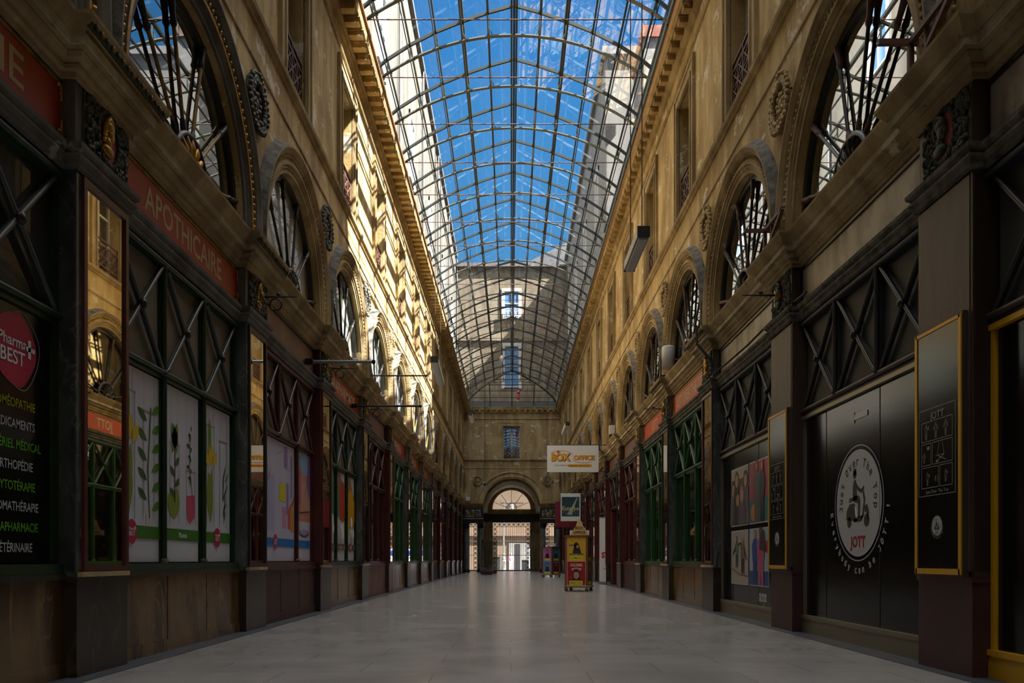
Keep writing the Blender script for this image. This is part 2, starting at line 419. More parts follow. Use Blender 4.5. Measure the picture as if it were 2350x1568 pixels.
# mitred mouldings that step forward over the pilasters
def stepped(mb, prof, side, hw=.40, step=.10, base=-.10, y0=PC(K0), y1=YEND):
    sg = 1 if side == 'left' else -1
    cs = [PC(k) for k in range(K0, K1+2) if y0 < PC(k) < y1]
    rows = []
    for o_, z in prof:
        pts = [(base+o_, y0)]
        for c in cs:
            a, b2 = c-hw-max(o_, 0), c+hw+max(o_, 0)
            pts += [(base+o_, a), (base+o_+step, a), (base+o_+step, b2), (base+o_, b2)]
        pts.append((base+o_, y1))
        rows.append([(p[0], sg*p[1], z) for p in pts])
    n = len(rows[0]); vs = [p for r_ in rows for p in r_]; fs = []
    for i in range(len(rows)-1):
        for j in range(n-1):
            a = i*n+j; fs.append((a, a+1, a+n+1, a+n))
    mb.add(vs, fs, False)
CORN_LOW = [(0,4.13),(.025,4.13),(.025,4.165),(.055,4.175),(.055,4.205),(.035,4.21),(.09,4.235),(.105,4.26),(.105,4.275),(.145,4.28)]
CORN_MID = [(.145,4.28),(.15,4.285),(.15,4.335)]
CORN_TOP = [(.15,4.335),(.17,4.34),(.17,4.35),(.18,4.36),(.215,4.40),(.235,4.43),(.24,4.455),(.0,4.475)]
CORN = CORN_LOW + CORN_MID[1:] + CORN_TOP[1:]
LEDGE = [(0,3.52),(.03,3.53),(.03,3.57),(.055,3.59),(.055,3.61),(.035,3.62),(.07,3.65),(.075,3.68),(.0,3.70)]
for i, side in enumerate(('left', 'right')):
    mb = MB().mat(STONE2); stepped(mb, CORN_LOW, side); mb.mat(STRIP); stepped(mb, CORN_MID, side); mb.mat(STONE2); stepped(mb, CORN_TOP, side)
    (x, y, z), rz = place(side, 0); tag(mb.build('trim_%d' % (3+i), loc=(x,0,0), rz=rz), kind='structure')
    mb = MB().mat(GREYST if side == 'left' else SOOT); stepped(mb, LEDGE, side, hw=.378)
    tag(mb.build('trim_%d' % (5+i), loc=(x,0,0), rz=rz), kind='structure')
# upper string courses, frieze line and modillion cornice
def run(mb, prof, y0, y1):
    vs = [(o_, y, z) for y in (y0, y1) for o_, z in prof]; n = len(prof)
    mb.add(vs, [(i, i+1, n+i+1, n+i) for i in range(n-1)], False)
for i, side in enumerate(('left', 'right')):
    sg = 1 if side == 'left' else -1
    (x, y, z), rz = place(side, 0)
    mb = MB().mat(STONE2)
    run(mb, [(WD,6.70),(WD+.018,6.71),(WD+.018,6.74),(WD,6.75)], sg*PC(K0), sg*YEND)
    run(mb, [(WD,7.16),(WD+.03,7.17),(WD+.03,7.2),(WD+.07,7.235),(WD+.08,7.29),(WD,7.31)], sg*PC(K0), sg*YEND)
    run(mb, [(WD,9.86),(WD+.025,9.87),(WD+.04,9.90),(WD+.04,9.92),(WD,9.93)], sg*PC(K0), sg*YEND)
    tag(mb.build('trim_%d' % (7+i), loc=(x,0,0), rz=rz), kind='structure')
    mb = MB().mat(STONE2)
    pr = .38 if side == 'left' else .29
    run(mb, [(WD,10.2),(.02,10.22),(.02,10.26),(.06,10.30),(.06,10.44),(pr-.06,10.44),(pr-.06,10.47),(pr-.04,10.52),(pr-.04,10.6)], sg*PC(K0), sg*YEND)
    mb.mat(COPPER); run(mb, [(pr-.04,10.56),(pr,10.60),(pr,10.66),(pr-.03,10.68),(-.6,10.68)], sg*PC(K0), sg*YEND)
    mb.mat(GILTP if False else STONE)
    for j in range(int((YEND-PC(K0))/.3665)):
        yc = PC(K0) + .18 + j*.3665
        mb.box(.06, pr-.08, sg*yc-.075, sg*yc+.075, 10.33, 10.438); mb.box(.06, pr-.05, sg*yc-.095, sg*yc+.095, 10.41, 10.442)
        mb.ball((.06+(pr-.12)/2, sg*(yc+.183), 10.435), (.06,.06,.025), 6, 3)
    tag(mb.build('trim_%d' % (9+i), loc=(x,0,0), rz=rz), kind='structure')

# ================================================================== LUNETTES, window_1 ...
NW = [0]
def arch_sweep(mb, prof, r0, zc, zb, n=28, sg=1):
    """prof: list of (extra radius, d)"""
    rows = []
    for e, d in prof:
        rr_ = r0+e
        pts = [(d, -rr_, zb)] + [(d, -rr_*math.cos(PI*i/n), zc+rr_*math.sin(PI*i/n)) for i in range(n+1)] + [(d, rr_, zb)]
        rows.append(pts)
    m_ = len(rows[0]); vs = [p for r_ in rows for p in r_]
    mb.add(vs, [(i*m_+j, i*m_+j+1, (i+1)*m_+j+1, (i+1)*m_+j) for i in range(len(rows)-1) for j in range(m_-1)], False)
def mk_archivolt(mb, gilt=False):
    a, b_ = (STONE2, GREYST) if not gilt else (GREYST, GREYST)
    mb.mat(a)
    arch_sweep(mb, [(0,WD),(0,.0),(.06,.0),(.065,.02),(.10,.02),(.11,.045),(.14,.045),(.15,.03)], AR, AZ, 4.45)
    mb.mat(STONE if not gilt else CARVE); arch_sweep(mb, [(.15,.03),(.24,.03)], AR, AZ, 4.45)
    mb.mat(a); arch_sweep(mb, [(.24,.03),(.25,.06),(.275,.075)], AR, AZ, 4.45)
    mb.mat(GREYST if gilt else STONE2); arch_sweep(mb, [(.275,.075),(.31,.10),(.33,.10)], AR, AZ, 4.45)
    mb.mat(SOOT); arch_sweep(mb, [(.33,.10),(.40,WD)], AR, AZ, 4.45)
    # carved beads
    mb.mat(STONE2 if not gilt else GILT)
    for i in range(64):
        t = PI*i/63; rr_ = AR+.195
        mb.ball((.035, -rr_*math.cos(t), AZ+rr_*math.sin(t)), (.025,.026,.03), 5, 3)
    if gilt:
        mb.mat(GILT); arch_sweep(mb, [(.105,.048),(.125,.052),(.145,.048)], AR, AZ, 4.45)
LP = -.13
def lun_outline(r_, n=28, zb=4.42): return [(-r_, zb)] + [(-r_*math.cos(PI*i/n), AZ+r_*math.sin(PI*i/n)) for i in range(n+1)] + [(r_, zb)]
def mk_spoke(mb, ang, iron, tipmat):
    c = (0, 4.50); dr = (math.cos(ang), math.sin(ang))
    # distance from c to the arch
    t = 0
    while True:
        u, z = dr[0]*t, c[1]+dr[1]*t
        if (u*u + max(z-AZ, 0)**2 > (AR-.07)**2) or abs(u) > AR-.07: break
        t += .01
    P = lambda s_: (LP+.035, dr[0]*s_, c[1]+dr[1]*s_)
    mb.mat(iron); mb.tube([P(.28), P(t)], .019, 6)
    mb.mat(tipmat); mb.tube([P(.30), P(.34), P(.46), P(.50)], [.024,.034,.028,.02], 6); mb.tube([P(t-.26), P(t-.23), P(t-.17), P(t-.05), P(t-.0)], [.02,.034,.027,.035,.04], 6)
def mk_fan(mb, mat2):
    mb.mat(DARKIRON)
    for r_, w in ((.40,.03),(.20,.022)):
        mb.tube([(LP+.07, r_*math.cos(PI*i/14), 4.46+r_*math.sin(PI*i/14)) for i in range(15)], w, 6)
    mb.mat(mat2)
    for i in range(9):
        t = PI*(i+.5)/9
        mb.tube([(LP+.075, .18*math.cos(t), 4.46+.18*math.sin(t)), (LP+.09, .28*math.cos(t+.07), 4.46+.28*math.sin(t+.07)), (LP+.075, .39*math.cos(t), 4.46+.39*math.sin(t))], [.014,.035,.012], 5)
    for i in range(5): mb.ball((LP+.09, .1*math.cos(PI*(i+.5)/5), 4.48+.1*math.sin(PI*(i+.5)/5)), .05, 6, 4)
SP = [R(a) for a in (14, 44, 75, 105, 136, 166)]
def lunette(side, k):
    NW[0] += 1
    (x, y, z), rz = place(side, BC(k))
    t = empty('window_%d' % NW[0], (x, y, 0), rz, kind='structure')
    gilt = side == 'left' and k in (-1, 0, 5, 6)
    part('archivolt%s' % gilt, 'archivolt', t, lambda b: mk_archivolt(b, gilt))
    part('lunframe', 'window_frame', t, lambda b: (b.mat(DARKIRON), arch_sweep(b, [(-.09,LP-.03),(-.09,LP+.03),(0,LP+.03)], AR, AZ, 4.42)))
    iron = GILTP if gilt else DARKIRON; tip = DARKIRON if side == 'left' and not gilt else (RUSTIRON if side == 'right' else DARKIRON)
    for i, a in enumerate(SP): part('spoke%d%s%s' % (i, gilt, side), 'spoke', t, lambda b: mk_spoke(b, a, iron, tip))
    part('fan%s' % gilt, 'fan_ornament', t, lambda b: mk_fan(b, GILT if gilt else DARKIRON))
    c = None
    if side == 'left' and k >= 1: c = [CURTAIN, CURTG, CURTG, CURTAIN][(k-1) % 4]
    if side == 'right' and k >= 4: c = TANBL
    part('lunglass%s' % bool(c), 'glass_pane', t, lambda b: b.mat(GLCUR if c else GLWIN).flat(lun_outline(AR-.05), LP))
    if c: part('blind' + c.name, 'curtain', t, lambda b: b.mat(c).prism(lun_outline(AR+.05, zb=4.40), LP-.09, LP-.06, 'x'))
for side in ('left', 'right'):
    for k in range(K0, K1+1): lunette(side, k)

# upper windows
def lattice(b):
    b.mat(RUSTIRON); d = WD-.04; w = WW-.01; z0, z1 = WZ0+.03, 8.06
    for z in (z0, z0+.10, z1-.12, z1): b.bar((d,-w,z), (d,w,z), .03)
    for u in (-w, 0, w): b.bar((d,u,z0), (d,u,z1), .025)
    for s_ in (-1, 1):
        c = s_*w/2; hw = w/2; za, zb = z0+.10, z1-.12; zm = (za+zb)/2
        for p, q in (((c-hw,za),(c+hw,zb)), ((c-hw,zb),(c+hw,za)), ((c,za),(c-hw,zm)), ((c,za),(c+hw,zm)), ((c,zb),(c-hw,zm)), ((c,zb),(c+hw,zm)), ((c,za),(c,zb)), ((c-hw,zm),(c+hw,zm))):
            b.bar((d,p[0],p[1]), (d,q[0],q[1]), .02)
def surround(b):
    b.mat(STONE2)
    for (a, c) in (((-WW-.26,-WW),(WZ0-.03,WZ1+.26)), ((WW,WW+.26),(WZ0-.03,WZ1+.26)), ((-WW,WW),(WZ1,WZ1+.26))):
        b.box(WD-.01, WD+.035, a[0], a[1], c[0], c[1])
    for e, p in ((.25,.065),(.04,.05)):
        b.bar((WD+.03,-WW-e,WZ0), (WD+.03,-WW-e,WZ1+e), .045, .06); b.bar((WD+.03,WW+e,WZ0), (WD+.03,WW+e,WZ1+e), .045, .06); b.bar((WD+.03,-WW-e,WZ1+e), (WD+.03,WW+e,WZ1+e), .045, .06)
def casement(b):
    b.mat(OFFW); d = REV+.02
    for u in (-WW+.03, -.035, .035, WW-.03): b.bar((d,u,WZ0), (d,u,WZ1), .05)
    for z in (WZ0+.03, 8.1, 8.75, WZ1-.03): b.bar((d,-WW,z), (d,WW,z), .04)
def upper_window(side, k):
    NW[0] += 1
    (x, y, z), rz = place(side, BC(k))
    t = empty('window_%d' % NW[0], (x, y, 0), rz, kind='structure')
    part('surround', 'window_surround', t, surround)
    part('casement', 'window_frame', t, casement)
    part('upglass', 'glass_pane', t, lambda b: b.mat(GLWIN).rect(-WW, WW, WZ0, WZ1, REV))
    part('lattice', 'balustrade', t, lattice)
for side in ('left', 'right'):
    for k in range(K0, K1+1): upper_window(side, k)

# ================================================================== ROOF (ceiling)
HWD = 2.83
SKIN = [(0,12.27),(.54,12.12),(1.07,11.94),(1.62,11.72),(2.15,11.45),(2.62,11.15),(2.83,10.98)]
def arcz(x): # inner arc: rise .9 over half width 2.73
    rr_ = (2.78**2 + .9**2)/(2*.9); return 11.65 - rr_ + math.sqrt(rr_*rr_ - x*x)
roof = empty('ceiling', (XC, 0, 0), kind='structure')
rib_ys = [P0 + BAY/2*j for j in range(-6, 25)]
YR = rib_ys[-1]
def mk_rafters(b):
    b.mat(STEEL)
    for s_ in (-1, 1):
        for (x0, z0), (x1, z1) in zip(SKIN[:-1], SKIN[1:]): b.bar((s_*x0,0,z0), (s_*x1,0,z1), .045, .06)
        b.bar((s_*2.83,0,10.66), (s_*2.83,0,11.0), .06, .06)
def mk_arc(b):
    b.mat(STEELP); n = 24
    for i in range(n):
        a, c = -2.78+5.56*i/n, -2.78+5.56*(i+1)/n
        b.bar((a,0,arcz(a)), (c,0,arcz(c)), .085, .022)
def mk_struts(b):
    b.mat(STEEL)
    for s_ in (-1, 1):
        for x, z in SKIN[1:6]:
            if x > 2.7: continue
            za = arcz(x); b.bar((s_*x,0,za), (s_*x,0,z), .03, .03)
            b.bar((s_*x,0,(za+z)/2), (s_*(x-.10),0,za+.0), .02, .02)
    b.bar((0,0,arcz(0)), (0,0,12.27), .05, .05)
for y in rib_ys:
    for key, nm, f_ in (('rafters','rafter',mk_rafters), ('arc','arched_rib',mk_arc), ('struts','strut',mk_struts), ('rod','tie_rod',lambda b: b.mat(RUSTIRON).tube([(-2.8,0,10.78),(2.8,0,10.78)], .011, 5))):
        o = part(key, nm, roof, f_); o.location = (0, y, 0)
YA = rib_ys[0]
for s_ in (-1, 1):
    for i, (x, z) in enumerate(SKIN[1:6]):
        MB().mat(STEEL).bar((s_*x,YA,z), (s_*x,YR,z), .07 if i == 1 else .035, .08 if i == 1 else .05).build('purlin', roof)
    for x in (.54, 1.07, 1.62, 2.15, 2.62):
        MB().mat(STEEL).bar((s_*x,YA,arcz(x)+.03), (s_*x,YR,arcz(x)+.03), .035 if x == 1.07 else .018, .03).build('purlin', roof)
    MB().mat(STEELP).bar((s_*2.83,YA,10.72), (s_*2.83,YEND-.2,10.72), .07, .10).build('wall_plate', roof)
MB().mat(STEEL).bar((-.055,YA,12.2), (-.055,YR,12.2), .04, .12).bar((.055,YA,12.2), (.055,YR,12.2), .04, .12).build('ridge_beam', roof)
MB().mat(STEEL).bar((0,YA,arcz(0)+.03), (0,YR,arcz(0)+.03), .05, .06).build('ridge_beam', roof)
# glass skin with hipped far end
mb = MB().mat(GLROOF); prof = [(-x, z) for x, z in SKIN[::-1]] + SKIN[1:]
nP = len(prof); vs = [(x, y, z) for y in (YA, YR) for x, z in prof]
mb.add(vs, [(i, i+1, nP+i+1, nP+i) for i in range(nP-1)], False)
mb.build('glass_skin', roof)
YH = YEND-.12
mb = MB().mat(GLROOF)
for i in range(6):
    (xa, za), (xb, zb_) = SKIN[i], SKIN[i+1]
    ya, yb = YR+(YH-YR)*(i/6)**1.1, YR+(YH-YR)*((i+1)/6)**1.1
    mb.add([(-xa,ya,za),(xa,ya,za),(xb,yb,zb_),(-xb,yb,zb_)], [(0,1,2,3)])
    for s_ in (-1, 1): mb.add([(s_*xa,ya,za),(s_*xb,yb,zb_),(s_*xb,YR,zb_),(s_*xa,YR,za)], [(0,1,2,3)])
mb.build('hip_glass', roof)
hb = MB().mat(STEEL)
pts = [(SKIN[i][0], YR+(YH-YR)*(i/6)**1.1, SKIN[i][1]) for i in range(7)]
for s_ in (-1, 1):
    for p, q in zip(pts[:-1], pts[1:]): hb.bar((s_*p[0],p[1],p[2]), (s_*q[0],q[1],q[2]), .07, .07)
hb.build('hip_rafter', roof)
for u in (-1.4, 0, 1.4):
    hb = MB().mat(STEEL); i0 = 0 if u == 0 else 2
    i0 = 0 if u == 0 else 3
    for p, q in zip(pts[i0:-1], pts[i0+1:]): hb.bar((u,p[1],p[2]), (u,q[1],q[2]), .05, .05)
    hb.bar((u,YH,11.0), (u,YH,10.7), .06, .06); hb.build('hip_rafter', roof)
for i in (1, 2, 3, 4, 5, 6):
    p = pts[i]; MB().mat(STEEL).bar((-p[0],p[1],p[2]), (p[0],p[1],p[2]), .04, .045).build('hip_purlin', roof)
MB().mat(LEAD).box(-2.85, 2.85, YH-.02, YH+.04, 10.62, 10.93).build('upstand', roof)

# ================================================================== END WALL
EY = YEND
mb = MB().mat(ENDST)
ER, EZ, EX = 1.83, 4.25, .05
NA = 28
xs = [XL-.3] + [EX-ER*math.cos(PI*i/NA) for i in range(NA+1)] + [XR+.3]
za = lambda x: EZ + math.sqrt(max(ER*ER-(x-EX)**2, 0))
zt = 6.9
for i in range(len(xs)-1):
    a, c = xs[i], xs[i+1]
    if i in (0, len(xs)-2): p = [(a,4.13),(c,4.13),(c,zt),(a,zt)]
    else: p = [(a,za(a)),(c,za(c)),(c,zt),(a,zt)]
    mb.add([(u, EY, z) for u, z in p], [(0,1,2,3)])
    if 0 < i < len(xs)-2: mb.add([(a,EY,za(a)),(c,EY,za(c)),(c,EY+.5,za(c)),(a,EY+.5,za(a))], [(0,1,2,3)], True)
xx = [XL-.3, EX-.53, EX+.53, XR+.3]; zz = [zt, 7.34, 9.42, 10.66]
for i in range(3):
    for j in range(3):
        if i == 1 and j == 1: continue
        mb.add([(xx[i],EY,zz[j]),(xx[i+1],EY,zz[j]),(xx[i+1],EY,zz[j+1]),(xx[i],EY,zz[j+1])], [(0,1,2,3)])
q = [(EX-.53,7.34),(EX+.53,7.34),(EX+.53,9.42),(EX-.53,9.42)]
for i in range(4):
    a, c = q[i], q[(i+1)%4]
    mb.add([(a[0],EY,a[1]),(c[0],EY,c[1]),(c[0],EY+.3,c[1]),(a[0],EY+.3,a[1])], [(0,1,2,3)])
# vestibule side walls, vault behind the arch
mb.box(XL-.3, XL-.12, EY, 59.3, 0, 4.2); mb.box(XR+.12, XR+.3, EY, 59.3, 0, 4.2)
tag(mb.build('wall_end'), kind='structure')
mb = MB().mat(STONE2)
for r0_, r1_, y0_, y1_ in ((1.70, 1.83, EY+.5, EY+.5), (1.70, 1.70, EY+.5, 59.0)):
    for i in range(NA):
        t0, t1 = PI*i/NA, PI*(i+1)/NA
        f_ = lambda r_, t, y: (EX-r_*math.cos(t), y, EZ+r_*math.sin(t))
        if y0_ == y1_: mb.add([f_(r0_,t0,y0_), f_(r0_,t1,y0_), f_(r1_,t1,y0_), f_(r1_,t0,y0_)], [(0,1,2,3)])
        else: mb.add([f_(r0_,t0,y0_), f_(r0_,t1,y0_), f_(r0_,t1,y1_), f_(r0_,t0,y1_)], [(0,1,2,3)], True)
mb.box(XL-.1, EX-1.70, EY+.02, 59, 4.14, 4.26); mb.box(EX+1.70, XR+.1, EY+.02, 59, 4.14, 4.26)
tag(mb.build('ceiling_vestibule'), kind='structure')
# end wall mouldings
mb = MB().mat(STONE2)
def erun(mb, prof, x0, x1):
    vs = [(x, EY-o_, z) for x in (x0, x1) for o_, z in prof]; n_ = len(prof)
    mb.add(vs, [(i, i+1, n_+i+1, n_+i) for i in range(n_-1)], False)
erun(mb, [(0,6.70),(.018,6.71),(.018,6.74),(0,6.75)], XL, XR)
erun(mb, [(0,7.16),(.03,7.17),(.03,7.2),(.07,7.235),(.08,7.29),(0,7.31)], XL, XR)
erun(mb, [(0,9.86),(.025,9.87),(.04,9.90),(.04,9.92),(0,9.93)], XL, XR)
for x0, x1 in ((XL, EX-1.83), (EX+1.83, XR)):
    erun(mb, [(o_, z) for o_, z in CORN], x0, x1)
erun(mb, [(0,10.2),(.06,10.30),(.06,10.44),(.16,10.46),(.18,10.6),(.2,10.62),(.2,10.66),(-.1,10.68)], XL, XR)
for j in range(16): mb.box(XL+.2+j*.3665, XL+.33+j*.3665, EY-.15, EY-.05, 10.34, 10.45)
rows = []
for e, d in ((0,0),(0,.04),(.08,.04),(.09,.07),(.13,.07),(.15,.05),(.32,.05),(.34,.09),(.39,.10),(.42,0)):
    rows.append([(EX-(ER+e)*math.cos(PI*i/36), EY-d, EZ+(ER+e)*math.sin(PI*i/36)) for i in range(37)])
mb.add([p for r_ in rows for p in r_], [(i*37+j, i*37+j+1, (i+1)*37+j+1, (i+1)*37+j) for i in range(len(rows)-1) for j in range(36)], False)
tag(mb.build('trim_11'), kind='structure')
# end window
NW[0] += 1
t = empty('window_%d' % NW[0], (EX, EY, 0), -PI/2, kind='structure')   # local +x points at the camera
part('surround', 'window_surround', t, surround); part('casement', 'window_frame', t, casement)
part('upglass', 'glass_pane', t, lambda b: b.mat(GLWIN).rect(-WW, WW, WZ0, WZ1, REV)); part('lattice', 'balustrade', t, lattice)
part('endcurt', 'curtain', t, lambda b: b.mat(CURTAIN).box(REV-.2, REV-.17, -.02, WW, WZ0, WZ1))
# entablature over the columns: carved panels and architrave
for nm, x0, x1 in (('trim_12', XL-.1, -1.78), ('trim_13', 1.88, XR+.1)):
    mb = MB().mat(DARKIRON).box(x0, x1, EY-.08, EY+.35, 3.18, 4.13).mat(STONE2).box(x0, x1, EY-.12, EY+.36, 3.44, 3.50)
    mb.mat(CARVE).box(x0+.12, x1-.12, EY-.10, EY-.08, 3.55, 4.08)
    mb.mat(OFFW)
    cx, cz = (x0+x1)/2, 3.82
    for i in range(90):
        a = rnd.uniform(x0+.17, x1-.17); c = rnd.uniform(3.59, 4.04)
        mb.mat(CARVE if rnd.random() < .35 else OFFW).ball((a, EY-.105, c), (rnd.uniform(.02,.045), .02, rnd.uniform(.02,.04)), 6, 3)
    mb.mat(GILTP).ball((cx, EY-.11, cz), (.13,.03,.18), 10, 5)
    tag(mb.build(nm), kind='structure')
def column(x, y, h, r_, lab):
    t = empty('column', (x, y, 0), label=lab, cat='column', group='marble columns at the far vestibule')
    MB().mat(DARKIRON).box(-r_*1.5, r_*1.5, -r_*1.5, r_*1.5, 0, .08).lathe([(r_*1.45,.08),(r_*1.5,.13),(r_*1.2,.17),(r_*1.25,.2),(r_,.24)], n=18).build('base', t)
    MB().mat(CMARB).lathe([(r_,.24),(r_*.98,1.2),(r_*.86,h-.35)], n=20).build('shaft', t)
    mb = MB().mat(DARKIRON).lathe([(r_*.9,h-.35),(r_*1.05,h-.33),(r_*.95,h-.3),(r_*1.0,h-.2),(r_*1.45,h-.05)], n=18).box(-r_*1.5, r_*1.5, -r_*1.5, r_*1.5, h-.05, h)
    for i in range(12): mb.ball((r_*1.12*math.cos(i*PI/6), r_*1.12*math.sin(i*PI/6), h-.2), (.035,.035,.07), 5, 4)
    mb.build('capital', t)
column(-2.86, EY+.1, 3.18, .15, 'grey marble column against the left wall at the far end')
column(-1.95, EY+.1, 3.18, .17, 'grey marble column just left of the far glass display cases')
column(2.09, EY+.1, 3.18, .17, 'grey marble column right of the far central archway')
column(3.03, EY+.1, 3.18, .15, 'grey marble column against the right wall behind the hanging banner')

# gate wall at Y=59
GY = 59.0
mb = MB().mat(STONE2)
for x0, x1 in ((XL-.3,-2.97), (-2.38,-1.31), (1.39,2.44), (3.1,XR+.3)): mb.box(x0, x1, GY, GY+.35, -.2, 3.53)
tag(mb.build('wall_gate'), kind='structure')
mb = MB().mat(DARKIRON).box(XL-.3, XR+.3, GY-.02, GY+.35, 3.53, 4.08).mat(STONE2).box(XL-.3, XR+.3, GY-.14, GY+.3, 4.08, 4.16).box(XL-.3, XR+.3, GY-.2, GY+.3, 4.16, 4.3)
LR = 1.35; LZ = 4.42
xs = [XL-.3] + [EX-LR*math.cos(PI*i/NA) for i in range(NA+1)] + [XR+.3]
zl = lambda x: LZ + math.sqrt(max(LR*LR-(x-EX)**2, 0))
mb.mat(STONE)
for i in range(len(xs)-1):
    a, c = xs[i], xs[i+1]
    p = [(a,4.3),(c,4.3),(c,6.4),(a,6.4)] if i in (0, len(xs)-2) else [(a,zl(a)),(c,zl(c)),(c,6.4),(a,6.4)]
    mb.add([(u, GY, z) for u, z in p], [(0,1,2,3)])
mb.box(EX-LR, EX+LR, GY, GY+.05, 4.3, LZ)
rows = [[(EX-(LR+e)*math.cos(PI*i/28), GY-d, LZ+(LR+e)*math.sin(PI*i/28)) for i in range(29)] for e, d in ((0,0),(0,.06),(.07,.06),(.08,.1),(.14,.1),(.15,0))]
mb.add([p for r_ in rows for p in r_], [(i*29+j, i*29+j+1, (i+1)*29+j+1, (i+1)*29+j) for i in range(len(rows)-1) for j in range(28)], False)
tag(mb.build('trim_14'), kind='structure')
NW[0] += 1
t = empty('window_%d' % NW[0], (EX, GY, 0), kind='structure')
MB().mat(glass('far_lunette_glass', (.8,.82,.85), 1.5, .02)).add([(-LR*math.cos(PI*i/28), .1, LZ+LR*math.sin(PI*i/28)) for i in range(29)], [tuple(range(29))]).build('glass_pane', t)
for a in (22, 55, 90, 125, 158):
    MB().mat(DARKIRON).tube([(.38*math.cos(R(a)), .06, LZ+.38*math.sin(R(a))), (1.33*math.cos(R(a)), .06, LZ+1.33*math.sin(R(a)))], .018, 6).build('spoke', t)
mb = MB().mat(GILTP)
for r_ in (.38, .2): mb.tube([(r_*math.cos(PI*i/14), .04, LZ+.03+r_*math.sin(PI*i/14)) for i in range(15)], .025, 6)
for i in range(9): mb.ball((.3*math.cos(PI*(i+.5)/9), .04, LZ+.03+.3*math.sin(PI*(i+.5)/9)), .045, 6, 4)
mb.build('fan_ornament', t)
MB().mat(DARKIRON).bar((-.82,.05,LZ+.44), (.86,.05,LZ+.44), .04).build('cross_bar', t)
# gates
def gate(x0, x1, cols_l, cols_r, top, lab):
    w = x1-x0; g = empty('wrought_iron_gate', (x0, GY+.12, 0), label=lab, cat='gate', group='iron gates closing the far entrance')
    n = max(1, round(w/.33)) if top else 1
    cell = w/n if top else .33
    fr = MB().mat(DARKIRON)
    fr.bar((0,0,0), (0,0,3.53), .05); fr.bar((w,0,0), (w,0,3.53), .05); fr.bar((0,0,3.5), (w,0,3.5), .06); fr.bar((0,0,.05), (w,0,.05), .08)
    for z in (1.15, 2.15, 3.17): fr.bar((0,0,z), (w,0,z), .03)
    fr.build('frame', g)
    br_ = MB().mat(DARKIRON); a = cell if cols_l else 0; c = w-cell if cols_r else w
    nb = max(0, int(round((c-a)/.135)))
    for i in range(nb+1): u = a+(c-a)*i/max(nb,1); br_.tube([(u,0,.06),(u,0,3.17)], .012, 5)
    br_.build('bars', g)
    def rosette(cx, cz, b):
        r_ = cell*.5
        b.tube([(cx+r_*.62*math.cos(2*PI*i/14), 0, cz+r_*.62*math.sin(2*PI*i/14)) for i in range(15)], .016, 4, False)
        b.lathe([(.001,-.02),(r_*.36,-.02),(r_*.36,.02),(.001,.02)], (cx,0,cz), 10, 'y', False)
        for s1 in (-1,1):
            for s2 in (-1,1): b.bar((cx+s1*r_*.45,0,cz+s2*r_*.45), (cx+s1*r_*.95,0,cz+s2*r_*.95), .02)
        b.bar((cx-r_,0,cz-r_), (cx+r_,0,cz-r_), .022)
        b.bar((cx-r_,0,cz-r_), (cx-r_,0,cz+r_), .022); b.bar((cx+r_,0,cz-r_), (cx+r_,0,cz+r_), .022)
    if top:
        b = MB().mat(DARKIRON)
        for i in range(n): rosette(cell*(i+.5), 3.17+.165, b)
        b.build('rosette_band', g)
    for on, cx in ((cols_l, cell/2), (cols_r, w-cell/2)):
        if on:
            b = MB().mat(DARKIRON)
            for i in range(9): rosette(cx, .1+(3.07/9)*(i+.5), b)
            b.build('rosette_band', g)
    return g
gate(-1.31, 1.39, True, True, True, 'wide black iron gate with rosette borders in the middle of the far entrance')
gate(-2.97, -2.38, False, True, True, 'narrow black iron gate left of the far archway')
gate(2.44, 3.1, True, False, True, 'narrow black iron gate right of the far archway')

# ================================================================== OUTSIDE
SUNW = stone('outside_pale_stone', (.27,.225,.16), (.33,.30,.24), (.20,.165,.12), .62)
STREETW = pl('street_stone', (.13,.085,.05), .9, col2=(.16,.11,.07), scale=.8)
SUNW2 = pl('outside_cream_render', (.155,.14,.11), .9, col2=(.085,.078,.065), scale=1.2, stretch=(1,1,.25), bump=.2)
GREYW = pl('outside_grey_wall', (.15,.145,.135), .9, col2=(.21,.20,.18), scale=1.5, stretch=(1,1,.4))
SLATER = pl('slate_roof', (.09,.09,.10), .7, col2=(.16,.15,.15), scale=6, bump=.3)
TILE = pl('red_clay_tiles', (.25,.06,.03), .8, col2=(.18,.05,.03), scale=8, bump=.3)
WINB = pl('blue_window_pane', (.10,.22,.42), .1)
ROAD = pl('street_paving', (.13,.12,.11), .8, col2=(.17,.16,.15), scale=2)
def outwin(b, d, u, z0, z1, w=.5):
    b.mat(WINB).rect(u-w, u+w, z0, z1, d)
    b.mat(OFFW)
    for q in (-w, 0, w): b.bar((d+.02,u+q,z0), (d+.02,u+q,z1), .07)
    for q in (z0, z1, (z0+z1)/2): b.bar((d+.02,u-w,q), (d+.02,u+w,q), .06)
    b.box(d-.02, d+.06, u-w-.18, u-w, z0-.1, z1+.2); b.box(d-.02, d+.06, u+w, u+w+.18, z0-.1, z1+.2); b.box(d-.02, d+.07, u-w-.18, u+w+.18, z1, z1+.2)
# left block above the roof
t = empty('apartment_building', (-3.62, 0, 0), label='tall sunlit cream wall rising above the glass roof on the left', cat='building')
MB().mat(SUNW2).box(-6, 0, -14, 54.3, 10.70, 20.6).mat(SLATER).box(-6.2, .14, -14, 54.3, 20.6, 20.8).build('wall', t)
for i in range(8):
    b = MB(); outwin(b, .01, 2+i*7.0, 14.5, 16.6, .5); b.build('window', t)
    b = MB().mat(ALUG).tube([(.08,5.5+i*7.0,10.7),(.08,5.5+i*7.0,20.6)], .05, 6); b.build('downpipe', t)
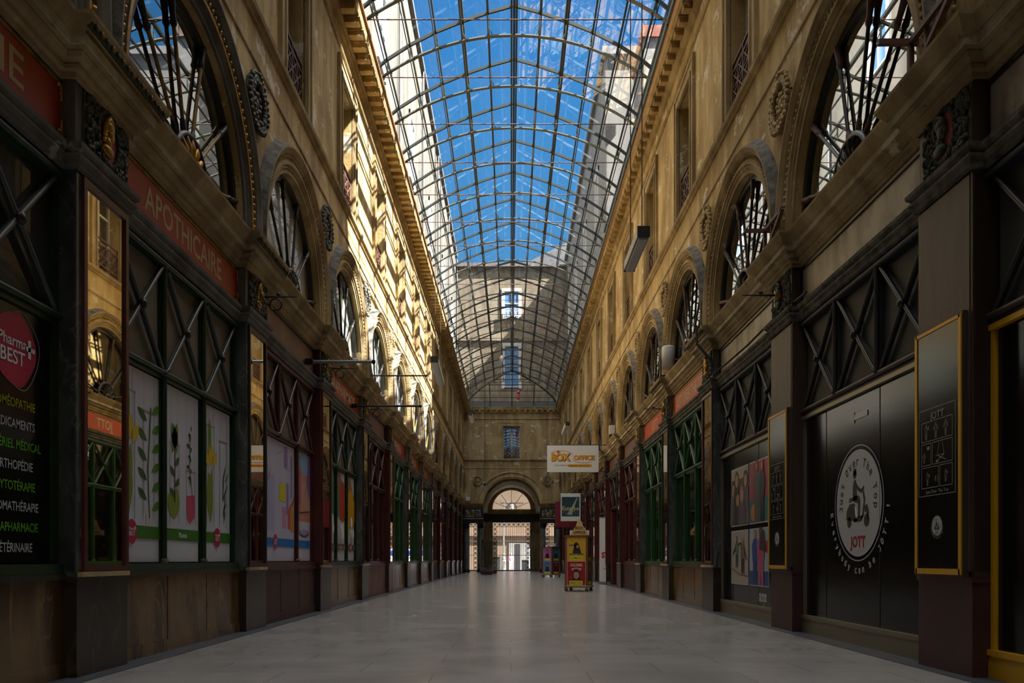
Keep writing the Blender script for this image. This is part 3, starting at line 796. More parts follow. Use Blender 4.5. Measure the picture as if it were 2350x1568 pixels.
# right blocks
t = empty('stone_building', (3.66, 0, 0), label='tall grey stone building above the glass roof, far right', cat='building')
MB().mat(GREYW).box(0, 8, 32, 54.3, 10.70, 20.3).build('wall', t)
MB().mat(SLATER).box(-.15, 8.1, 31.85, 54.3, 20.3, 20.6).build('roof', t)
for i in range(4):
    b = MB(); outwin(b, -.01, 0, 15, 17, .45); o = b.build('window', t); o.rotation_euler.z = PI; o.location = (0, 35+i*5.5, 0)
t = empty('slate_roofed_building', (3.66, 0, 0), label='low slate roofed building with chimney above the glass roof, right', cat='building')
MB().mat(GREYW).box(0, 8, 10.6, 31.84, 10.70, 13.4).build('wall', t)
MB().mat(SLATER).prism([(-.1,13.4),(4.0,16.4),(8,13.4)], 10.6, 31.84, 'y').build('roof', t)
t2 = MB().mat(GREYW).box(1.0, 1.75, 29.0, 31.4, 13.9, 19.1).build('chimney', t)
MB().mat(TILE).box(.92, 1.83, 28.9, 31.5, 19.1, 19.5).build('chimney_cap', t2)
t = empty('tall_building', (3.66, 0, 0), label='tall plain wall rising beside the nearest part of the glass roof', cat='building')
MB().mat(SUNW2).box(0, 8, -14, 10.4, 10.70, 25).build('wall', t)
MB().mat(SLATER).box(-.1, 8.1, -14, 10.5, 25, 25.3).build('roof', t)
# far block over the end wall
t = empty('end_building', (0, 54.6, 0), label='pale stone building with tall windows behind the far end of the glass roof', cat='building')
MB().mat(SUNW).box(-9, 12, 0, 4.6, 10.70, 20.1).box(-9, 12, -.12, 0, 15.25, 15.5).mat(SLATER).box(-9, 12, -.2, 4.6, 20.1, 20.35).build('wall', t)
MB().mat(SLATER).prism([(1.0,20.35),(4.6,22.2),(12,22.2),(12,20.35)], -.1, 4.6, 'y').build('roof', t)
for z0, z1 in ((12.2,14.9), (16.9,18.5)):
    b = MB(); outwin(b, .01, 0, z0, z1, .48); o = b.build('window', t); o.rotation_euler.z = -PI/2; o.location = (EX, -.02, 0)
b = MB().mat(WHITE)
for i in range(9): b.tube([(-.5+i*.125,-.2,16.7),(-.5+i*.125,-.2,17.3)], .02, 5)
b.bar((-.55,-.2,17.3), (.55,-.2,17.3), .05).bar((-.55,-.2,16.7), (.55,-.2,16.7), .05)
for i in range(4): b.tube([(-.36+.26*i+.13*math.cos(a*PI/5), -.2, 17.0+.2*math.sin(a*PI/5)) for a in range(11)], .02, 5, False)
b.build('balcony_railing', t)
# parapet floors between blocks and glass
o = MB().mat(LEAD).box(-9, XL+.3, -14, 54.6, 10.60, 10.69).box(XR-.24, 12, -14, 54.6, 10.60, 10.69).box(-9, 12, EY+.0, 59.3, 10.60, 10.69).build('ceiling_gutters'); tag(o, kind='structure')
o = MB().mat(ROOMW).box(-9, 12, EY+2.4, EY+2.5, 6.2, 10.6).box(-9, 12, GY+.3, GY+.4, 6.0, 10.7).box(-9,XL-.3,GY,GY+.3,-.3,10.7).box(XR+.3,12,GY,GY+.3,-.3,10.7).build('wall_end_room_back'); tag(o, kind='structure')
# street
GZ = -.27
o = MB().mat(ROAD).box(-40, 40, 61.5, 110, GZ-.2, GZ).mat(SUNW2).box(-40, 40, 59.4, 61.5, -.6, -.01).build('ground_street'); tag(o, kind='structure')
t = empty('street_building', (0, 88, 0), label='sunlit pale street facade with doorway seen through the far gates', cat='building')
MB().mat(STREETW).box(-30, 30, 0, 4, GZ, 9.5).box(-30, 30, -.2, 0, 3.35, 3.6).box(-30, 30, -.12, 0, 2.75, 2.85).build('wall', t)
b = MB().mat(GREYW).box(-.2, 1.9, -.1, 0, GZ, 2.6).build('door_surround', t)
b = MB().mat(BLACKM).box(.45, 1.0, -.14, -.1, GZ, 2.5).build('door_panel', t)
b = MB().mat(ALUG).box(2.1, 2.7, -.14, 0, GZ, 2.3).build('shutter', t)
t = empty('lamp_post', (-.62, 72, GZ), label='tall grey cast iron lamp post standing in the street beyond the gate', cat='lamp post')
MB().mat(ALUG).lathe([(.22,0),(.24,.06),(.20,.12),(.19,.9),(.24,.95),(.20,1.0),(.15,1.1),(.19,1.2),(.13,1.28),(.10,1.5),(.14,1.55),(.08,1.62)], n=16).build('base', t)
MB().mat(ALUG).lathe([(.08,1.6),(.065,2.4),(.075,2.45),(.06,2.5),(.05,6.0)], n=12).build('pole', t)
b = MB().mat(ALUG).tube([(0,0,5.9),(.35,0,6.1),(.7,0,5.9)], .03, 6); b.mat(OFFW).lathe([(.05,5.4),(.18,5.5),(.2,5.85),(.05,6.0)], (.7,0,0), 12); b.build('lantern', t)
def mbx(nm, lab, cat, loc, mat, dims, extra=None):
    t = empty(nm, loc, label=lab, cat=cat); b = MB().mat(mat); b.box(-dims[0]/2, dims[0]/2, -dims[1]/2, dims[1]/2, .06, dims[2]); b.build('body', t)
    MB().mat(RUBBER).box(-dims[0]/2+.05, dims[0]/2-.05, -dims[1]/2+.05, dims[1]/2-.05, 0, .06).build('base', t)
    MB().mat(BLACKM).box(-dims[0]/2-.03, dims[0]/2+.03, -dims[1]/2-.03, dims[1]/2+.03, dims[2], dims[2]+.07).build('lid', t); return t
mbx('rubbish_bin', 'dark rubbish bin standing in the street right of the pedestrian', 'bin', (1.45, 78, GZ), BLACKM, (.8,.7,1.0))
mbx('utility_cabinet', 'dark street cabinet beyond the gate, left of the lamp post', 'cabinet', (-1.35, 76, GZ), BLACKM, (.7,.5,1.3))
# van at far right through narrow gate
t = empty('van', (3.85, 76, GZ), label='white van with blue stripe parked in the street beyond the right gate', cat='van')
MB().mat(WHITE).prism([(-2.2,.3),(2.2,.3),(2.25,1.0),(1.6,1.25),(1.0,2.1),(-2.2,2.1)], -.9, .9, 'y').build('body', t)
MB().mat(prt((.03,.08,.5))).box(-2.1, 1.5, -.92, -.9, 1.5, 1.95).build('stripe', t)
for sx in (-1.4, 1.4):
    for sy in (-.8, .8): MB().mat(RUBBER).lathe([(.001,-.1),(.33,-.1),(.33,.1),(.001,.1)], (sx, sy, .33), 16, 'y', False).build('wheel', t)

# pedestrian: skinned figure in pink walking in the street
def person():
    t = empty('person', (.02, 80, GZ), label='pedestrian in a pink jacket and white trousers walking beyond the gate', cat='person')
    SK = pl('skin', (.45,.26,.17), .6); JK = pl('pink_jacket', (.75,.30,.60), .8); TR = pl('white_trousers', (.75,.75,.80), .8); HR = pl('dark_hair', (.04,.02,.012), .7)
    def skin(name, pts, edges, rad, mat, root=0, sub=1):
        me = bpy.data.meshes.new(name); me.from_pydata(pts, edges, []); me.materials.append(mat)
        o = bpy.data.objects.new(name, me); COL.objects.link(o); o.parent = t
        mo = o.modifiers.new('s', 'SKIN'); 
        for i, r_ in enumerate(rad): me.skin_vertices[0].data[i].radius = (r_, r_) if not isinstance(r_, tuple) else r_
        me.skin_vertices[0].data[root].use_root = True; mo.use_smooth_shade = True
        s = o.modifiers.new('b', 'SUBSURF'); s.levels = s.render_levels = sub; return o
    pts = [(0,0,.92),(0,0,1.12),(0,0,1.36),(0,0,1.46),(0,-.01,1.50), (.09,0,.88),(.12,.12,.48),(.13,.26,.09),(.13,.14,.04), (-.09,0,.88),(-.11,-.14,.48),(-.11,-.10,.09),(-.11,-.24,.03),
           (.17,0,1.36),(.22,.02,1.10),(.20,-.1,.88),(-.17,0,1.36),(-.22,-.02,1.10),(-.20,.06,.86)]
    me_ = [(0,1),(1,2),(2,3),(3,4),(0,5),(5,6),(6,7),(7,8),(0,9),(9,10),(10,11),(11,12),(2,13),(13,14),(14,15),(2,16),(16,17),(17,18)]
    rd = [.13,.12,.14,.055,.05, .09,.06,.04,.035, .09,.06,.04,.035, .055,.042,.032,.055,.042,.032]
    skin('body', pts, me_, rd, SK)
    skin('jacket', [(0,0,.86),(0,0,1.10),(0,0,1.36),(.18,0,1.36),(.225,.02,1.10),(.205,-.08,.92),(-.18,0,1.36),(-.225,-.02,1.10),(-.205,.05,.90)], [(0,1),(1,2),(2,3),(3,4),(4,5),(2,6),(6,7),(7,8)], [(.17,.13),(.15,.13),(.17,.13),.07,.055,.045,.07,.055,.045], JK)
    skin('trousers', [(0,0,.90),(.09,0,.86),(.12,.12,.48),(.13,.25,.12),(-.09,0,.86),(-.11,-.14,.48),(-.11,-.11,.12)], [(0,1),(1,2),(2,3),(0,4),(4,5),(5,6)], [.145,.105,.075,.06,.105,.075,.06], TR)
    b = MB().mat(SK).ball((0,-.01,1.62), (.075,.095,.12), 12, 8).ball((0,-.11,1.60), (.014,.02,.02), 6, 4).ball((.075,0,1.61), (.012,.02,.03), 6, 4).ball((-.075,0,1.61), (.012,.02,.03), 6, 4)
    b.mat(HR).ball((.03,-.095,1.635), (.012,.008,.007), 6, 4).ball((-.03,-.095,1.635), (.012,.008,.007), 6, 4)
    b.mat(pl('lips', (.4,.1,.09), .5)).ball((0,-.1,1.565), (.022,.008,.006), 6, 4); b.build('head', t)
    MB().mat(HR).ball((0,.025,1.655), (.09,.10,.11), 12, 8).ball((0,.07,1.56), (.08,.05,.12), 10, 6).build('hair', t)
person()

# ================================================================== PILASTERS
PW = .378
def mk_plinth(b, m_):
    b.mat(m_); b.box(-.3, 0, -PW, PW, 0, .70); b.box(-.3, .012, -PW-.012, PW+.012, .66, .70)
def mk_shaft(b, m_): b.mat(m_).box(-.3, -.012, -PW, PW, .70, 3.52).box(-.3, .0, -PW, -PW+.10, .74, 3.50).box(-.3, .0, PW-.05, PW, .74, 3.50)
def mk_mirror(b): b.mat(MIRROR).box(-.012, .004, -PW+.10, PW-.06, .76, 3.46)
def mk_mframe(b, m_):
    b.mat(m_)
    for u in (-PW+.085, PW-.045): b.box(-.01, .022, u-.022, u+.022, .74, 3.50)
    b.box(-.01, .022, -PW+.07, PW-.03, .74, .775); b.box(-.01, .022, -PW+.07, PW-.03, 3.45, 3.50)
    b.mat(STONE2).box(-.01, .03, -PW+.02, PW-.02, .70, .735)
def mk_block(b, m_): b.mat(m_).box(-.3, -.01, -PW, PW, 3.70, 4.15)
def mk_carving(b, seed, dark):
    r_ = random.Random(seed); pal = [CARVE, CARVE, CARVE, GREYST if seed % 2 else CARVE]
    b.mat(CARVE).box(-.02, .004, -PW+.09, PW-.005, 3.71, 4.14)
    for i in range(150):
        u = r_.uniform(-PW+.12, PW-.03); z = r_.uniform(3.73, 4.12)
        e = ((u-.03)/.15)**2 + ((z-3.925)/.185)**2
        if e < .95: continue
        a = math.atan2(z-3.925, u-.03)
        b.mat(r_.choice(pal)); b.ball((.012, u, z), (r_.uniform(.014,.03), r_.uniform(.014,.035), r_.uniform(.018,.04)), 5, 4)
    b.mat(CARVE)
    for i in range(26):
        t_ = 2*PI*i/26; b.ball((.022, .03+.155*math.cos(t_), 3.925+.19*math.sin(t_)), (.02,.022,.03), 5, 3)
def mk_medal(b): b.mat(PINK).lathe([(.001,.014),(.9,.014),(1,.006)], (0,0,0), 28, 'x')
def medal_mesh():
    b = MB().mat(PINK); n_ = 30
    b.add([(.014,.03,3.925)] + [(.012, .03+.142*math.cos(2*PI*i/n_), 3.925+.176*math.sin(2*PI*i/n_)) for i in range(n_)], [(0, 1+i, 1+(i+1)%n_) for i in range(n_)])
    return b
def mk_figure(b, m_):
    b.mat(m_)
    # helmeted bust in relief, profile to the right
    b.ball((.03,.03,3.96), (.03,.055,.065), 10, 6); b.ball((.03,.08,3.95), (.02,.018,.016), 6, 4); b.ball((.035,.015,4.01), (.03,.07,.045), 10, 5)
    b.ball((.03,.0,3.89), (.026,.035,.05), 8, 5); b.ball((.03,.0,3.83), (.03,.085,.045), 10, 5)
    b.tube([(.04,.07,4.04),(.045,.0,4.07),(.04,-.055,4.0),(.035,-.06,3.92)], [.01,.022,.02,.012], 6)
    for i in range(4): b.ball((.035,-.03-.01*i,3.98-.03*i), (.02,.02,.02), 5, 4)
for side in ('left', 'right'):
    for k in range(K0, K1+2):
        (x, y, z), rz = place(side, PC(k))
        n_ = k - (-1) if k >= 0 else 0
        board = side == 'right' and k <= 1
        nth = ORD[k] if k >= 0 else None
        if board: lab = 'brown boarded pilaster behind the %s black display case on the right' % ORD[k] if k >= 0 else 'boarded pilaster on the right beside the camera, out of view %d' % (-k)
        else:
            style = 'grey-green marble pilaster with tall mirror' if (side == 'left' and k in (0, 1, 3, 5, 6, 7)) or (side == 'right' and k in (2, 3, 4)) else 'dark maroon pilaster with narrow mirror'
            lab = '%s, %s from the camera on the %s' % (style, nth, side) if k >= 0 else '%s on the %s, behind the camera, number %d' % (style, side, -k)
        if k < 0: continue
        t = empty('pilaster', (x, y, 0), rz, label=lab, cat='pilaster', group='shop pilasters on the %s side' % side)
        sh = GMARB if not board and 'marble' in lab else (BROWNP if board else MAROON)
        pm = DMARB if not board else MARP
        if side == 'left' and k in (1,2,3,4,5): pm = pm if k == 0 else DMARB
        part('plinth'+pm.name, 'plinth', t, lambda b: mk_plinth(b, pm))
        part('shaft'+sh.name, 'shaft', t, lambda b: mk_shaft(b, sh))
        if not board:
            part('mirror', 'mirror', t, mk_mirror)
            fm = DARKIRON if k % 2 else MAROON
            part('mframe'+fm.name, 'mirror_frame', t, lambda b: mk_mframe(b, fm))
        else:
            part('pboard', 'board', t, lambda b: b.mat(pl('grained_brown_panel', (.06,.04,.033), .55, col2=(.10,.07,.055), scale=5, stretch=(1,1,.25)) if 'grained_brown_panel' not in MATS else MATS['grained_brown_panel']).box(-.01, .006, -PW+.06, PW-.03, .74, 3.50))
        part('block'+sh.name, 'frieze_block', t, lambda b: mk_block(b, GREYST if sh is GMARB else sh))
        part('carving%d' % (abs(k) % 3), 'carved_panel', t, lambda b: mk_carving(b, abs(k) % 3, 0))
        mdl = part('medal', 'medallion', t, lambda b: (b.__dict__.update(medal_mesh().__dict__)))
        dark = side == 'right' and k in (0, 1)
        part('figure%s' % dark, 'medallion_figure', mdl, lambda b: mk_figure(b, CARVE if dark else GILT))
        # egg and dart strip on the cornice block
        if (side == 'left' and k in (0, 1)) or (side == 'right' and k in (2, 3, 4)):
            def eggs(b):
                b.mat(CARVE).bar((.205,-PW-.22,4.40), (.205,PW+.22,4.40), .02, .075, up=(.45,0,1)); b.mat(GILTP).box(.165, .182, -PW-.20, PW+.20, 4.335, 4.35)
                for i in range(15): b.mat(GILTP if i % 2 else CARVE).ball((.22, -PW-.16+i*(.756+.32)/14, 4.395), (.012,.024,.026), 6, 4)
            part('eggs', 'egg_and_dart_strip', t, eggs).location = (.0, 0, 0)

# wreath medallions on the spandrels
def mk_wreath(b, m_):
    b.mat(m_)
    r0 = .27; n_ = 22; r_ = random.Random(3)
    b.tube([(.02, r0*math.cos(2*PI*i/n_), r0*math.sin(2*PI*i/n_)) for i in range(n_+1)], .06, 6, False)
    for i in range(58):
        t_ = 2*PI*i/29 + (.1 if i > 28 else 0); q = r0 + (.055 if i > 28 else -.045)
        b.ball((.055+r_.uniform(-.01,.015), q*math.cos(t_), q*math.sin(t_)), (.03,.036,.036), 5, 4)
def mk_rosette(b, m_):
    b.mat(m_); b.lathe([(.001,.06),(.05,.05),(.07,.02),(.13,.04),(.17,.0)], (0,0,0), 14, 'x')
    for i in range(8): b.ball((.04, .1*math.cos(i*PI/4), .1*math.sin(i*PI/4)), (.03,.04,.04), 5, 4)
for side in ('left', 'right'):
    for k in range(0, K1+1):
        (x, y, z), rz = place(side, PC(k), WD, 6.2)
        mt = CARVE if (side == 'left' and k == 1) else (SOOT if side == 'left' and k < 4 else STONE2)
        t = empty('wreath', (x, y, 6.2), rz, label='carved %s wreath roundel between arches, %s from the camera on the %s wall' % ('dark' if mt is not STONE2 else 'ochre', ORD[k], side), cat='wreath', group='carved wreaths on the %s wall' % side)
        part('wreath'+mt.name, 'garland', t, lambda b: mk_wreath(b, mt)); part('rosette'+mt.name, 'rosette', t, lambda b: mk_rosette(b, mt))
for x, lab in ((-2.13,'left'), (2.37,'right')):
    t = empty('wreath', (x, EY, 5.95), -PI/2, label='stone wreath roundel %s of the arch on the far end wall' % lab, cat='wreath', group='carved wreaths on the end wall')
    part('wreath'+STONE2.name, 'garland', t, lambda b: mk_wreath(b, STONE2)); part('rosette'+STONE2.name, 'rosette', t, lambda b: mk_rosette(b, STONE2))
    for c in t.children: c.scale = (1,1,1)

# ================================================================== SHOPFRONTS
U0 = BAY/2 - PW                # half clear width
G = -.16                       # glass plane
def mk_dado(b, m_):
    b.mat(m_).box(-.3, -.09, -U0, U0, 0, .68).box(-.3, -.075, -U0, U0, .0, .11)
def mk_dado_lines(b, m_):
    b.mat(m_)
    for u in (-.48, .48): b.box(-.1, -.086, u-.006, u+.006, .11, .68)
    b.box(-.3, -.07, -U0, U0, .68, .72)
def mk_sill(b, m_): b.mat(m_).box(-.24, -.085, -U0, U0, .72, .79)
def mk_post(b, u, m_, m2, zb=.79):
    b.mat(m_); b.box(-.24, -.135, u-.045, u+.045, zb, 3.52); b.tube([(-.12,u,zb),(-.12,u,3.46)], .026, 8)
    b.mat(m2)
    for z in ((.80, 2.50, 3.46) if zb < 1 else (2.50, 3.46)): b.lathe([(.001,z-.035),(.036,z-.03),(.042,z),(.036,z+.03),(.001,z+.035)], (-.12,u,0), 8)
def mk_jamb(b, u, m_): b.mat(m_); b.box(-.24, -.125, u-.04, u+.04, .79, 3.52)
def mk_transom(b, m_): b.mat(m_).box(-.24, -.13, -U0, U0, 2.44, 2.52).tube([(-.115,-U0,2.50),(-.115,U0,2.50)], .024, 8)
def mk_head(b, m_): b.mat(m_).box(-.24, -.11, -U0, U0, 3.44, 3.53).tube([(-.10,-U0,3.47),(-.10,U0,3.47)], .024, 8)
def mk_brace(b, uc, w, m_):
    b.mat(m_)
    for s_ in (-1, 1):
        b.tube([(-.115, uc-s_*w, 2.53), (-.115, uc+s_*w, 3.43)], .020, 7)
        b.tube([(-.138, uc-s_*w, 2.53), (-.138, uc+s_*w, 3.43)], .012, 5)

def mk_frieze(b, m_):
    b.mat(m_).box(-.24, -.115, -U0, U0, 3.70, 4.14)
def mk_frieze_rim(b, m_):
    b.mat(m_)
    b.box(-.12, -.095, -U0, U0, 4.085, 4.115); b.box(-.12, -.095, -U0, U0, 3.71, 3.73)
    for s_ in (-1, 1): b.box(-.12, -.095, s_*U0-.02*s_, s_*U0, 3.71, 4.11)
def mk_corner_scroll(b, s_, m_):
    b.mat(m_)
    for z0, dz in ((3.74, 1), (4.08, -1)):
        for i in range(5): b.ball((-.09, s_*(U0-.03), z0+dz*.024*i), (.012,.022-.002*i,.018), 6, 4)
        b.ball((-.088, s_*(U0-.065), z0+dz*.01), (.012,.025,.02), 6, 4)
STYLES = {'green': (YMARB, GREEN, GREENL, SOOT), 'greeng': (YMARB, GREEND, BRACE, SOOT), 'maroon': (MARP, MAROON, MAROON, MAROON), 'black': (None, BLACKM, DARKIRON, DARKIRON)}
def shopfront(side, k, style, fascia, blind, lab, dado=True, panes=True):
    (x, y, z), rz = place(side, BC(k))
    t = empty('shopfront', (x, y, 0), rz, label=lab, cat='shopfront', group='shopfronts on the %s side' % side)
    dm, fm, bm, pm = STYLES[style]
    if style == 'maroon' and side == 'left' and k == 3: dm = MAROONP
    if dado:
        part('dado'+dm.name, 'stall_riser', t, lambda b: mk_dado(b, dm)); part('dline'+dm.name, 'coping', t, lambda b: mk_dado_lines(b, DMARB if dm is YMARB else dm))
        part('sill'+fm.name, 'sill', t, lambda b: mk_sill(b, fm))
        for u in (-.48, .48):
            hi = (side, k) == ('left', 1) and u < 0
            part('post%g%s%s' % (u, fm.name, hi), 'post', t, lambda b: mk_post(b, u, fm, pm, 2.46 if hi else .79))
        for u in (-U0+.03, U0-.03): part('jamb%g%s' % (u, fm.name), 'jamb', t, lambda b: mk_jamb(b, u, fm))
    else:
        for u in (-.48, .48):
            part('postb%g' % u, 'post', t, lambda b: b.mat(fm).box(-.24, -.12, u-.04, u+.04, 2.52, 3.52).tube([(-.10,u,2.5),(-.10,u,3.46)], .022, 8))
    part('transom'+fm.name, 'transom_bar', t, lambda b: mk_transom(b, fm if style != 'black' else BROWNP)); part('head'+fm.name, 'head_bar', t, lambda b: mk_head(b, fm))
    for uc, w in ((-.96,.42), (0,.42), (.96,.42)):
        brc = part('brace%g%s' % (uc, bm.name), 'cross_brace', t, lambda b: mk_brace(b, uc, w, bm))
        part('boss%g' % uc, 'boss', brc, lambda b: b.mat(DARKIRON).lathe([(.001,-.12),(.035,-.11),(.045,-.09),(.03,-.07),(.001,-.065)], (0, uc, 2.98), 10, 'x'))
    part('frieze'+fascia.name, 'fascia_panel', t, lambda b: mk_frieze(b, fascia))
    rim = GILTP if style.startswith('green') else DARKIRON
    part('frim'+rim.name, 'fascia_rim', t, lambda b: mk_frieze_rim(b, rim))
    if style.startswith('green'):
        for s_ in (-1, 1): part('scroll%d' % s_, 'gilt_scroll', t, lambda b: mk_corner_scroll(b, s_, GILT))
    for i, uc in enumerate((-.96, 0, .96)):
        if blind: part('tblind%d%s' % (i, blind.name), 'transom_blind', t, lambda b: b.mat(blind).box(G-.03, G-.0, uc-.44, uc+.44, 2.50, 3.46))
        if not blind or (side, k) == ('left', -1): part('tglass%d' % i, 'transom_pane', t, lambda b: b.mat(GLSHOP).rect(uc-.44, uc+.44, 2.52, 3.45, G))
        if panes: part('sglass%d' % i, 'display_pane', t, lambda b: b.mat(GLSHOP).rect(uc-.44, uc+.44, .79, 2.45, G))
    return t
def side_word(s): return 'left' if s == 'left' else 'right'
LB = {-1: ('greeng', REDSIGN, GREYBL, 'green framed pharmacy front at the left edge with a black list panel'),
      0: ('greeng', REDSIGN, TANBL, 'green framed shopfront on the left with three plant posters'),
      1: ('maroon', PEACH, TANBL, 'maroon shopfront on the left with purple and orange posters'),
      2: ('greeng', REDSIGN, TANBL, 'green framed shopfront on the left with capsule posters'),
      3: ('maroon', MAUVE, None, 'maroon shopfront on the left with mauve fascia, fifth bay from the camera'),
      4: ('green', REDSIGN, None, 'green shopfront on the left, nearest of three green ones in a row'),
      5: ('green', REDSIGN, None, 'green shopfront on the left, middle of three green ones in a row'),
      6: ('green', REDSIGN, None, 'green shopfront on the left, farthest of three green ones in a row')}
for k in range(7, 13): LB[k] = ('maroon', MAUVE, None, 'dark maroon shopfront far down the left side, %s from the end wall' % (['next', 'second', 'third', 'fourth', 'fifth', 'sixth'][12-k]))
RB = {-1: ('black', PLASTER, GREYBL, 'black shopfront with yellow gold frame at the right edge'),
      0: ('black', PLASTER, GREYBL, 'dark bronze shopfront on the right around the big scooter panel'),
      1: ('black', PLASTER, GREYBL, 'dark bronze shopfront on the right around the photo panels'),
      2: ('green', ORSIGN, None, 'green shopfront on the right under the longest orange sign'),
      3: ('green', ORSIGN, None, 'green shopfront on the right under the short orange sign'),
      4: ('maroon', MAUVE, None, 'maroon shopfront on the right next to the green shops'),
      5: ('maroon', MAUVE, None, 'maroon shop entrance on the right with a roll-up banner in the doorway'),
      6: ('maroon', MAUVE, None, 'maroon shopfront on the right beyond the doorway banner')}
for k in range(7, 13): RB[k] = ('maroon', MAUVE, None, 'dark maroon shopfront far down the right side, %s from the end wall' % (['next', 'second', 'third', 'fourth', 'fifth', 'sixth'][12-k]))
FR = {}
for side, D in (('left', LB), ('right', RB)):
    for k, (st, fa, bl, lab) in D.items():
        FR[side, k] = shopfront(side, k, st, fa, bl, lab, dado=(st != 'black' and (side, k) != ('right', 5)), panes=(side, k) not in (('left',-1),('left',0),('left',1),('left',2),('right',5)) and st != 'black')

def P_(side, k, name, label, cat, u=0, z=0, d=0, group=None):
    """top-level empty fixed to the wall in bay k"""
    (x, y, _), rz = place(side, BC(k), d)
    sg = 1 if side == 'left' else -1
    return empty(name, (x, y + sg*u, z), rz, label=label, cat=cat, group=group)

# fascia lettering: signs as things of their own
def sign(side, k, text, label, width, size, mat, font_=0, z=3.915, back=None):
    t = P_(side, k, 'shop_sign', label, 'sign', d=0, group='painted fascia signs on the %s side' % side)
    b = MB().mat(back).box(-.115, -.100, -U0+.03, U0-.03, 3.735, 4.08); b.build('board', t)
    b = MB().mat(mat).text(text, 0, z, size, -.098, width=width, font=font_)
    # small serifs at the letter feet and heads
    b.build('lettering', t); return t
sign('left', -1, 'PHARMACIE', 'dark red fascia sign at the top left corner ending in a gold E', 2.0, .31, LETGOLD, back=REDSIGN)
sign('left', 0, 'APOTHICAIRE', 'red fascia sign with pale capitals above the plant posters', 1.85, .31, LETGOLD, back=REDSIGN)
sign('left', 2, 'PARAPHARMACIE', 'orange-red fascia sign above the capsule posters on the left', 2.3, .29, LETTER, back=REDSIGN)
sign('left', 4, 'ESSENTIEL', 'orange-red fascia sign over the nearest of three green shops on the left', 1.6, .29, LETTER, back=REDSIGN)
sign('left', 5, 'LE SALON', 'orange-red fascia sign over the middle of three green shops on the left', 1.6, .29, LETTER, back=REDSIGN)
sign('left', 6, 'MAISON', 'orange-red fascia sign over the farthest of three green shops on the left', 1.4, .29, LETTER, back=REDSIGN)
sign('right', 2, 'JUST OVER THE TOP', 'orange fascia sign with four pale words on the right', 2.35, .29, LETTER, back=ORSIGN)
sign('right', 3, 'JOTT', 'orange fascia sign with one short pale word on the right', .75, .29, LETTER, back=ORSIGN)

# ---------------------------------------------------------------- posters
GP = G+.01
def poster(side, k, u, w, z0, z1, label, art, cat='poster', name='poster', group=None, d=GP, frame=None):
    t = P_(side, k, name, label, cat, u=0 if side == 'left' else 0, d=0, group=group)
    # art in local coordinates with u measured rightwards
    b = MB(); art(b, u-w/2, u+w/2, z0, z1, d); b.build('sheet', t); return t
def leaf(b, u, z, L_, w, ang, d, n=7):
    pts = []
    for i in range(n+1): s_ = i/n; pts.append((s_*L_, w*math.sin(PI*s_)))
    for i in range(n-1, 0, -1): s_ = i/n; pts.append((s_*L_, -w*math.sin(PI*s_)))
    c, q = math.cos(ang), math.sin(ang)
    b.flat([(u+x*c-y*q, z+x*q+y*c) for x, y in pts], d)
def blob_logo(b, u, z, s_, d):
    b.mat(prt((.42,.01,.07))); pts = [(u+s_*math.cos(PI/3*i+PI/6+j*.25)*(.95 if j else 1), z+s_*1.05*math.sin(PI/3*i+PI/6+j*.25)) for i in range(6) for j in (0, 1, 2)]
    b.flat(pts, d)
    b.mat(WHITE).text('Pharma', u, z+s_*.25, s_*.38, d+.002, width=s_*1.1).text('BEST', u, z-s_*.15, s_*.5, d+.002, width=s_*1.1).rect(u+s_*.5, u+s_*.62, z+.1*s_, z+.5*s_, d+.002).rect(u+s_*.36, u+s_*.76, z+.24*s_, z+.36*s_, d+.002)
BG = prt((.50,.50,.56), (.60,.60,.66), 1.2)
LG = prt((.40,.41,.46)); GRN = prt((.09,.22,.02)); GRN2 = prt((.20,.26,.03)); GRN3 = prt((.03,.10,.03)); YEL = prt((.62,.42,.02)); BAND = prt((.035,.16,.01))
